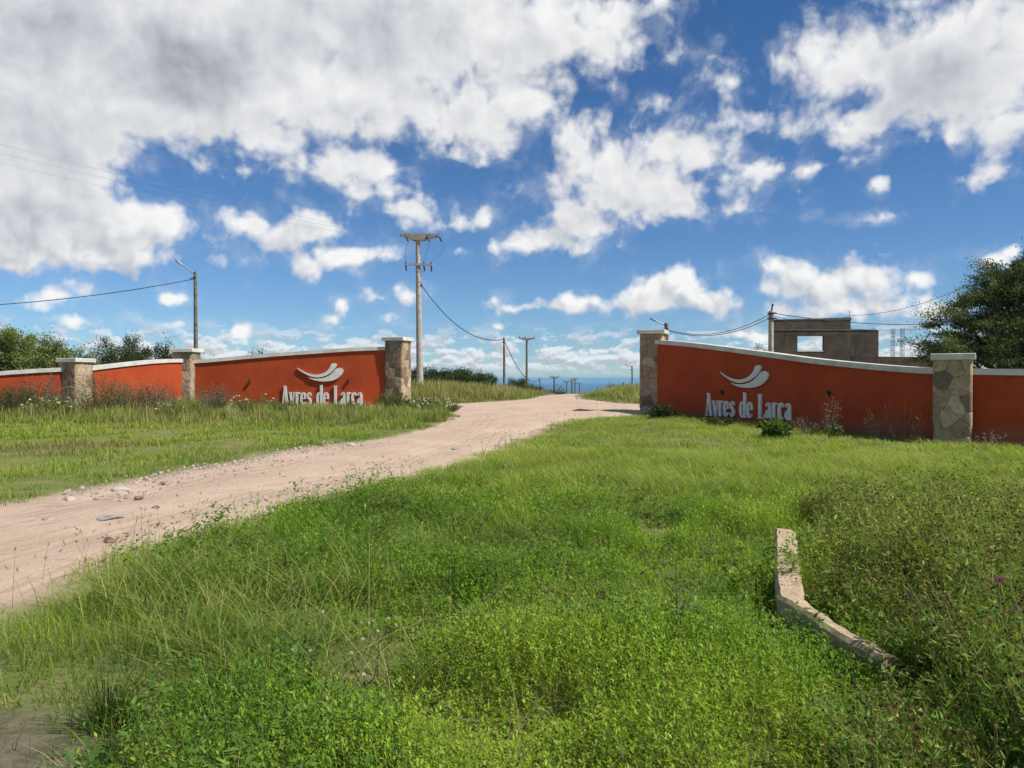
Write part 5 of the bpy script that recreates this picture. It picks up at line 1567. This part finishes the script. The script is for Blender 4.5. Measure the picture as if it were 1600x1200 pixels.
def plant_weeds():
    """the seedy weed thicket round the kerb"""
    S = Soup(); K = Soup()
    bx_, by_ = scatter(2.3, 8.8, 10.0)
    k = (kerb_zone(bx_ - 0.06, by_) > 0.4) & (fbm(bx_, by_, 0.9, 127, 2) + 0.25 * sstep(by_, 4.4, 3.4) > 0.36)
    bx_, by_ = bx_[k], by_[k]
    br_ = rng.uniform(0.16, 0.36, len(bx_)); bh = rng.uniform(0.36, 0.98, len(bx_)) * (0.55 + 0.45 * sstep(by_, 9.0, 6.2))
    bh *= 0.66 + 0.34 * sstep(bx_ - 0.36 * by_, 0.15, 0.8)
    ke = np.interp(by_, [3.5, 3.8, 4.2, 4.84, 5.95], [1.66, 1.96, 1.90, 1.86, 2.2])
    bh *= 1 - 0.62 * sstep(bx_ - ke, 0.50, 0.12) * sstep(by_, 5.6, 5.0) * sstep(by_, 3.5, 3.8)
    npl = (34 * (br_ / 0.26) ** 1.5).astype(int)
    bi = np.repeat(np.arange(len(bx_)), npl)
    q = np.abs(rng.normal(size=len(bi))) * 0.6; a0 = rng.uniform(0, 2 * np.pi, len(bi))
    x = bx_[bi] + np.cos(a0) * q * br_[bi]; y = by_[bi] + np.sin(a0) * q * br_[bi]
    H = bh[bi] * np.exp(-0.45 * q * q) * rng.uniform(0.65, 1.08, len(bi))
    k = kerb_zone(x, y) > 0.2
    x, y, H, bi = x[k], y[k], H[k], bi[k]; n = len(x)
    hue = rng.uniform(0, 1, len(bx_))[bi]
    zz = gz(x, y)
    # stems: 7 branches per plant
    nb = 5
    idx = np.repeat(np.arange(n), nb)
    a = rng.uniform(0, 2 * np.pi, n * nb)
    Hb = H[idx] * rng.uniform(0.6, 1.05, n * nb)
    lean = rng.uniform(0.1, 0.62, n * nb)
    bend = rng.uniform(0.1, 0.6, n * nb)
    P = np.c_[x[idx] + rng.normal(size=n * nb) * 0.03, y[idx] + rng.normal(size=n * nb) * 0.03, zz[idx]]
    C = jitter(np.where(rng.uniform(0, 1, (n * nb, 1)) < 0.35, (0.27, 0.21, 0.085), (0.20, 0.26, 0.055)), n * nb, rng, 0.16, 0.06)
    S.add(blades(P, Hb, a, lean, bend, np.full(n * nb, 0.0042), C, 4))
    dirv = np.c_[np.cos(a), np.sin(a), np.zeros(n * nb)]
    def along(t, j):
        out = lean[j] * (t * (1 - bend[j]) + t * t * bend[j])
        up = t * (1 - 0.28 * bend[j] * t * np.minimum(lean[j], 1.4))
        p = P[j] + dirv[j] * (out * Hb[j])[:, None]
        p[:, 2] += up * Hb[j]
        return p
    # narrow leaves and side twigs
    m_ = n * nb * 15
    j = rng.integers(0, n * nb, m_); t = rng.uniform(0.08, 1.0, m_)
    pp = along(t, j)
    D = unit(rng.normal(size=(m_, 3)) + np.array([0, 0, 0.45]))
    tc_ = np.clip((0.45 * rng.uniform(0, 1, m_) + 0.55 * hue[idx[j]]) * (0.25 + 0.75 * sstep(P[j][:, 1], 3.8, 5.0)), 0, 1)[:, None]  # nearest leaves kept dark green: the thicket's shade is put into their colour
    C = jitter(np.array((0.135, 0.235, 0.045)) * (1 - tc_) + np.array((0.39, 0.47, 0.10)) * tc_, m_, rng, 0.16, 0.06)
    L = rng.uniform(0.022, 0.06, m_)
    S.add(leaf_cards(pp, D, L, L * rng.uniform(0.14, 0.30, m_), C, rng, 0.2))
    m_ = int(n * nb * 1.3)
    j = rng.integers(0, n * nb, m_); t = rng.uniform(0.72, 1.0, m_)
    pp = along(t, j)
    D = unit(dirv[j] * 0.3 + rng.normal(size=(m_, 3)) * 0.55 + np.array([0, 0, 0.9]))
    L = rng.uniform(0.05, 0.15, m_)
    C = jitter(np.tile((0.24, 0.20, 0.075), (m_, 1)), m_, rng, 0.15, 0.05)
    S.add(leaf_cards(pp, D, L, np.full(m_, 0.0035), C, rng, 0.1))
    # dark seed heads and a few yellow ones
    tips = pp + D * L[:, None]
    for q in range(3):
        D2 = unit(rng.normal(size=(m_, 3)))
        dk = rng.uniform(0, 1, (m_, 1))
        C = jitter(np.where(dk < 0.5, (0.075, 0.050, 0.026), np.where(dk < 0.9, (0.30, 0.22, 0.08), (0.45, 0.37, 0.07))), m_, rng, 0.2, 0.06)
        C = C if q == 0 else C0
        C0 = C
        K.add(leaf_cards(tips - D2 * 0.007, D2, np.full(m_, 0.015), np.full(m_, 0.011), C, rng, 0.5))
    tag(S.build('weeds', M['leaf']), 'tangled olive weeds growing around the concrete kerb', None, None, 'stuff')
    tag(K.build('weed_seeds', M['dry']), 'dark dry seed heads scattered over the weed tangle', None, None, 'stuff')

plant_cover()
plant_grass()
plant_weeds()

# ------------------------------------------------------------------ single plants of the foreground
def herb(label, px, py, h, seed, colr=(0.12, 0.17, 0.055), leaf=0.075, nleaf=42, branches=3, name='tall_weed', cat='weed', flower=None, lean=0.0):
    rg = np.random.default_rng(seed)
    x, y = hit(px, py)
    z = float(gz(x, y))
    o = empty(name, (x, y, z), label, cat)
    m = MB(); tops = []
    main = [(x, y, z - 0.02), (x + lean * .3 * h, y, z + h * .35), (x + lean * .6 * h + .005, y + .01, z + h * .7), (x + lean * h, y, z + h)]
    m.tube(main, [0.006, 0.0055, 0.004, 0.002], 6); tops.append(Vector(main[-1]))
    segs = [(Vector(main[i]), Vector(main[i + 1])) for i in range(3)]
    for b_ in range(branches):
        s0 = Vector(main[1]).lerp(Vector(main[3]), rg.uniform(0.0, 0.7)); a = rg.uniform(0, 6.28)
        e = s0 + Vector((math.cos(a) * .11, math.sin(a) * .11, 0.17)) * rg.uniform(0.7, 1.3)
        mid = s0.lerp(e, .5) + Vector((math.cos(a) * .02, math.sin(a) * .02, -.01))
        m.tube([s0, mid, e], [0.0035, 0.003, 0.0015], 5); tops.append(e); segs += [(s0, mid), (mid, e)]
    m.build('stem', M['herb_stem'], o)
    n = nleaf; k = rg.integers(0, len(segs), n); t = rg.uniform(0, 1, n)
    P = np.array([segs[a][0].lerp(segs[a][1], b) for a, b in zip(k, t)])
    a = rg.uniform(0, 6.28, n); e = rg.uniform(-0.5, 0.5, n)
    D = np.c_[np.cos(a) * np.cos(e), np.sin(a) * np.cos(e), np.sin(e)]
    S = Soup(); L = leaf * rg.uniform(0.5, 1.25, n)
    C = jitter(np.tile(colr, (n, 1)), n, rg, 0.15, 0.06)
    S.add(leaf_cards(P, D, L, L * 0.32, C, rg, 0.25, True))
    D2 = unit(D + np.array([0, 0, -0.9])); S.add(leaf_cards(P + D * (L * 0.9)[:, None], D2, L * 0.5, L * 0.2, C, rg, 0.25))
    S.build('foliage', M['leaf'], o)
    if flower:
        for e in tops[:flower[1]]:
            S = Soup(); q = 40
            D = unit(rg.normal(size=(q, 3)) + np.array([0, 0, 0.8]))
            S.add(leaf_cards(np.tile(np.array(e), (q, 1)), D, np.full(q, flower[2]), np.full(q, flower[2] * .3), jitter(np.tile(flower[0], (q, 1)), q, rg, 0.12, 0.05), rg))
            S.build('flower_head', M['dry'], o)
M['herb_stem'] = surf('herb_stem', mottled((0.09, 0.12, 0.04), (0.15, 0.17, 0.06), 12.0, bump=False), 0.7)
herb('tall single weed with drooping grey-green leaves standing above the low cover', 1057, 1075, 0.66, 1, (0.15, 0.20, 0.085), 0.07, 46, 5)
herb('thin dark forked weed stalk leaning right above the pale green grass', 735, 862, 0.50, 2, (0.05, 0.07, 0.03), 0.035, 10, 6, lean=0.45)
herb('upright thin weed stalk behind the tall grey-green weed', 1110, 905, 0.40, 3, (0.05, 0.07, 0.03), 0.035, 12, 5)
herb('thistle with a pink flower head rising over the weed tangle', 1562, 1090, 0.58, 4, (0.13, 0.17, 0.07), 0.06, 26, 2, 'thistle', 'thistle', ((0.42, 0.13, 0.36), 1, 0.022))
herb('thistle with a purple flower head at the very edge of view', 1590, 1150, 0.55, 5, (0.13, 0.17, 0.07), 0.06, 26, 2, 'thistle', 'thistle', ((0.40, 0.11, 0.38), 1, 0.022))
herb('thistle with small faded pink heads behind the bent kerb', 1445, 1060, 0.42, 6, (0.08, 0.10, 0.045), 0.055, 22, 3, 'thistle', 'thistle', ((0.46, 0.26, 0.30), 3, 0.014))
herb('dry weed with one whitish seed head in the tangle', 1497, 1000, 0.50, 7, (0.10, 0.11, 0.05), 0.05, 18, 2, 'tall_weed', 'weed', ((0.62, 0.56, 0.46), 1, 0.022))
herb('little plant with a cluster of small white blooms in the leafy cover', 590, 1060, 0.24, 8, (0.13, 0.20, 0.05), 0.04, 16, 4, 'wildflower', 'flower', ((0.74, 0.70, 0.58), 4, 0.011))
herb('little plant with pale white blooms lower down among the leaves', 568, 1130, 0.22, 9, (0.13, 0.20, 0.05), 0.04, 16, 3, 'wildflower', 'flower', ((0.74, 0.70, 0.58), 3, 0.011))
herb('small plant with faded white blooms beside the arching grass blades', 484, 1090, 0.22, 10, (0.13, 0.20, 0.05), 0.04, 16, 3, 'wildflower', 'flower', ((0.70, 0.68, 0.58), 3, 0.011))

def tuft(label, px, py, n, hmax, seed, colr):
    rg = np.random.default_rng(seed)
    cx_, cy_ = hit(px, py)
    x = cx_ + rg.normal(size=n) * 0.05; y = cy_ + rg.normal(size=n) * 0.045
    C = jitter(np.where(rg.uniform(0, 1, (n, 1)) < 0.2, (0.22, 0.19, 0.08), colr), n, rg, 0.15, 0.05)
    S = Soup()
    S.add(blades(np.c_[x, y, gz(x, y) - 0.01], rg.uniform(0.4, 1.0, n) * hmax, rg.uniform(0, 2 * np.pi, n), rg.uniform(0.1, 1.1, n), rg.uniform(0.3, 1.0, n), rg.uniform(0.003, 0.006, n), C, 5))
    tag(S.build('grass_tuft', M['leaf']), label, 'grass tuft', None, 'thing')
tuft('upright dark green grass tuft at the edge of the bare earth patch', 175, 1150, 260, 0.34, 1, (0.070, 0.115, 0.022))
tuft('wide arching grass tuft low in front of the white-flowered plants', 455, 1190, 260, 0.30, 2, (0.085, 0.125, 0.030))

# ------------------------------------------------------------------ the hazy air over the plain
def haze():
    X, Y0, Y1, Z0, Z1 = 21000, -100, 22500, -150.0, 16.0
    m = MB(); m.hexa([(-X, Y0, Z0), (X, Y0, Z0), (X, Y1, Z0), (-X, Y1, Z0)], [(-X, Y0, Z1), (X, Y0, Z1), (X, Y1, Z1), (-X, Y1, Z1)])
    mt, t, out = mat('haze')
    v = t.n('ShaderNodeVolumePrincipled', (0.26, 0.58, 0.92, 1))
    v.inputs['Density'].default_value = 9.0e-5
    v.inputs['Anisotropy'].default_value = 0.0
    t.t.links.new(v.outputs[0], out.inputs['Volume'])
    o = m.build('haze', mt)
    tag(o, 'thin blue haze over the distant plain', None, None, 'stuff')
haze()
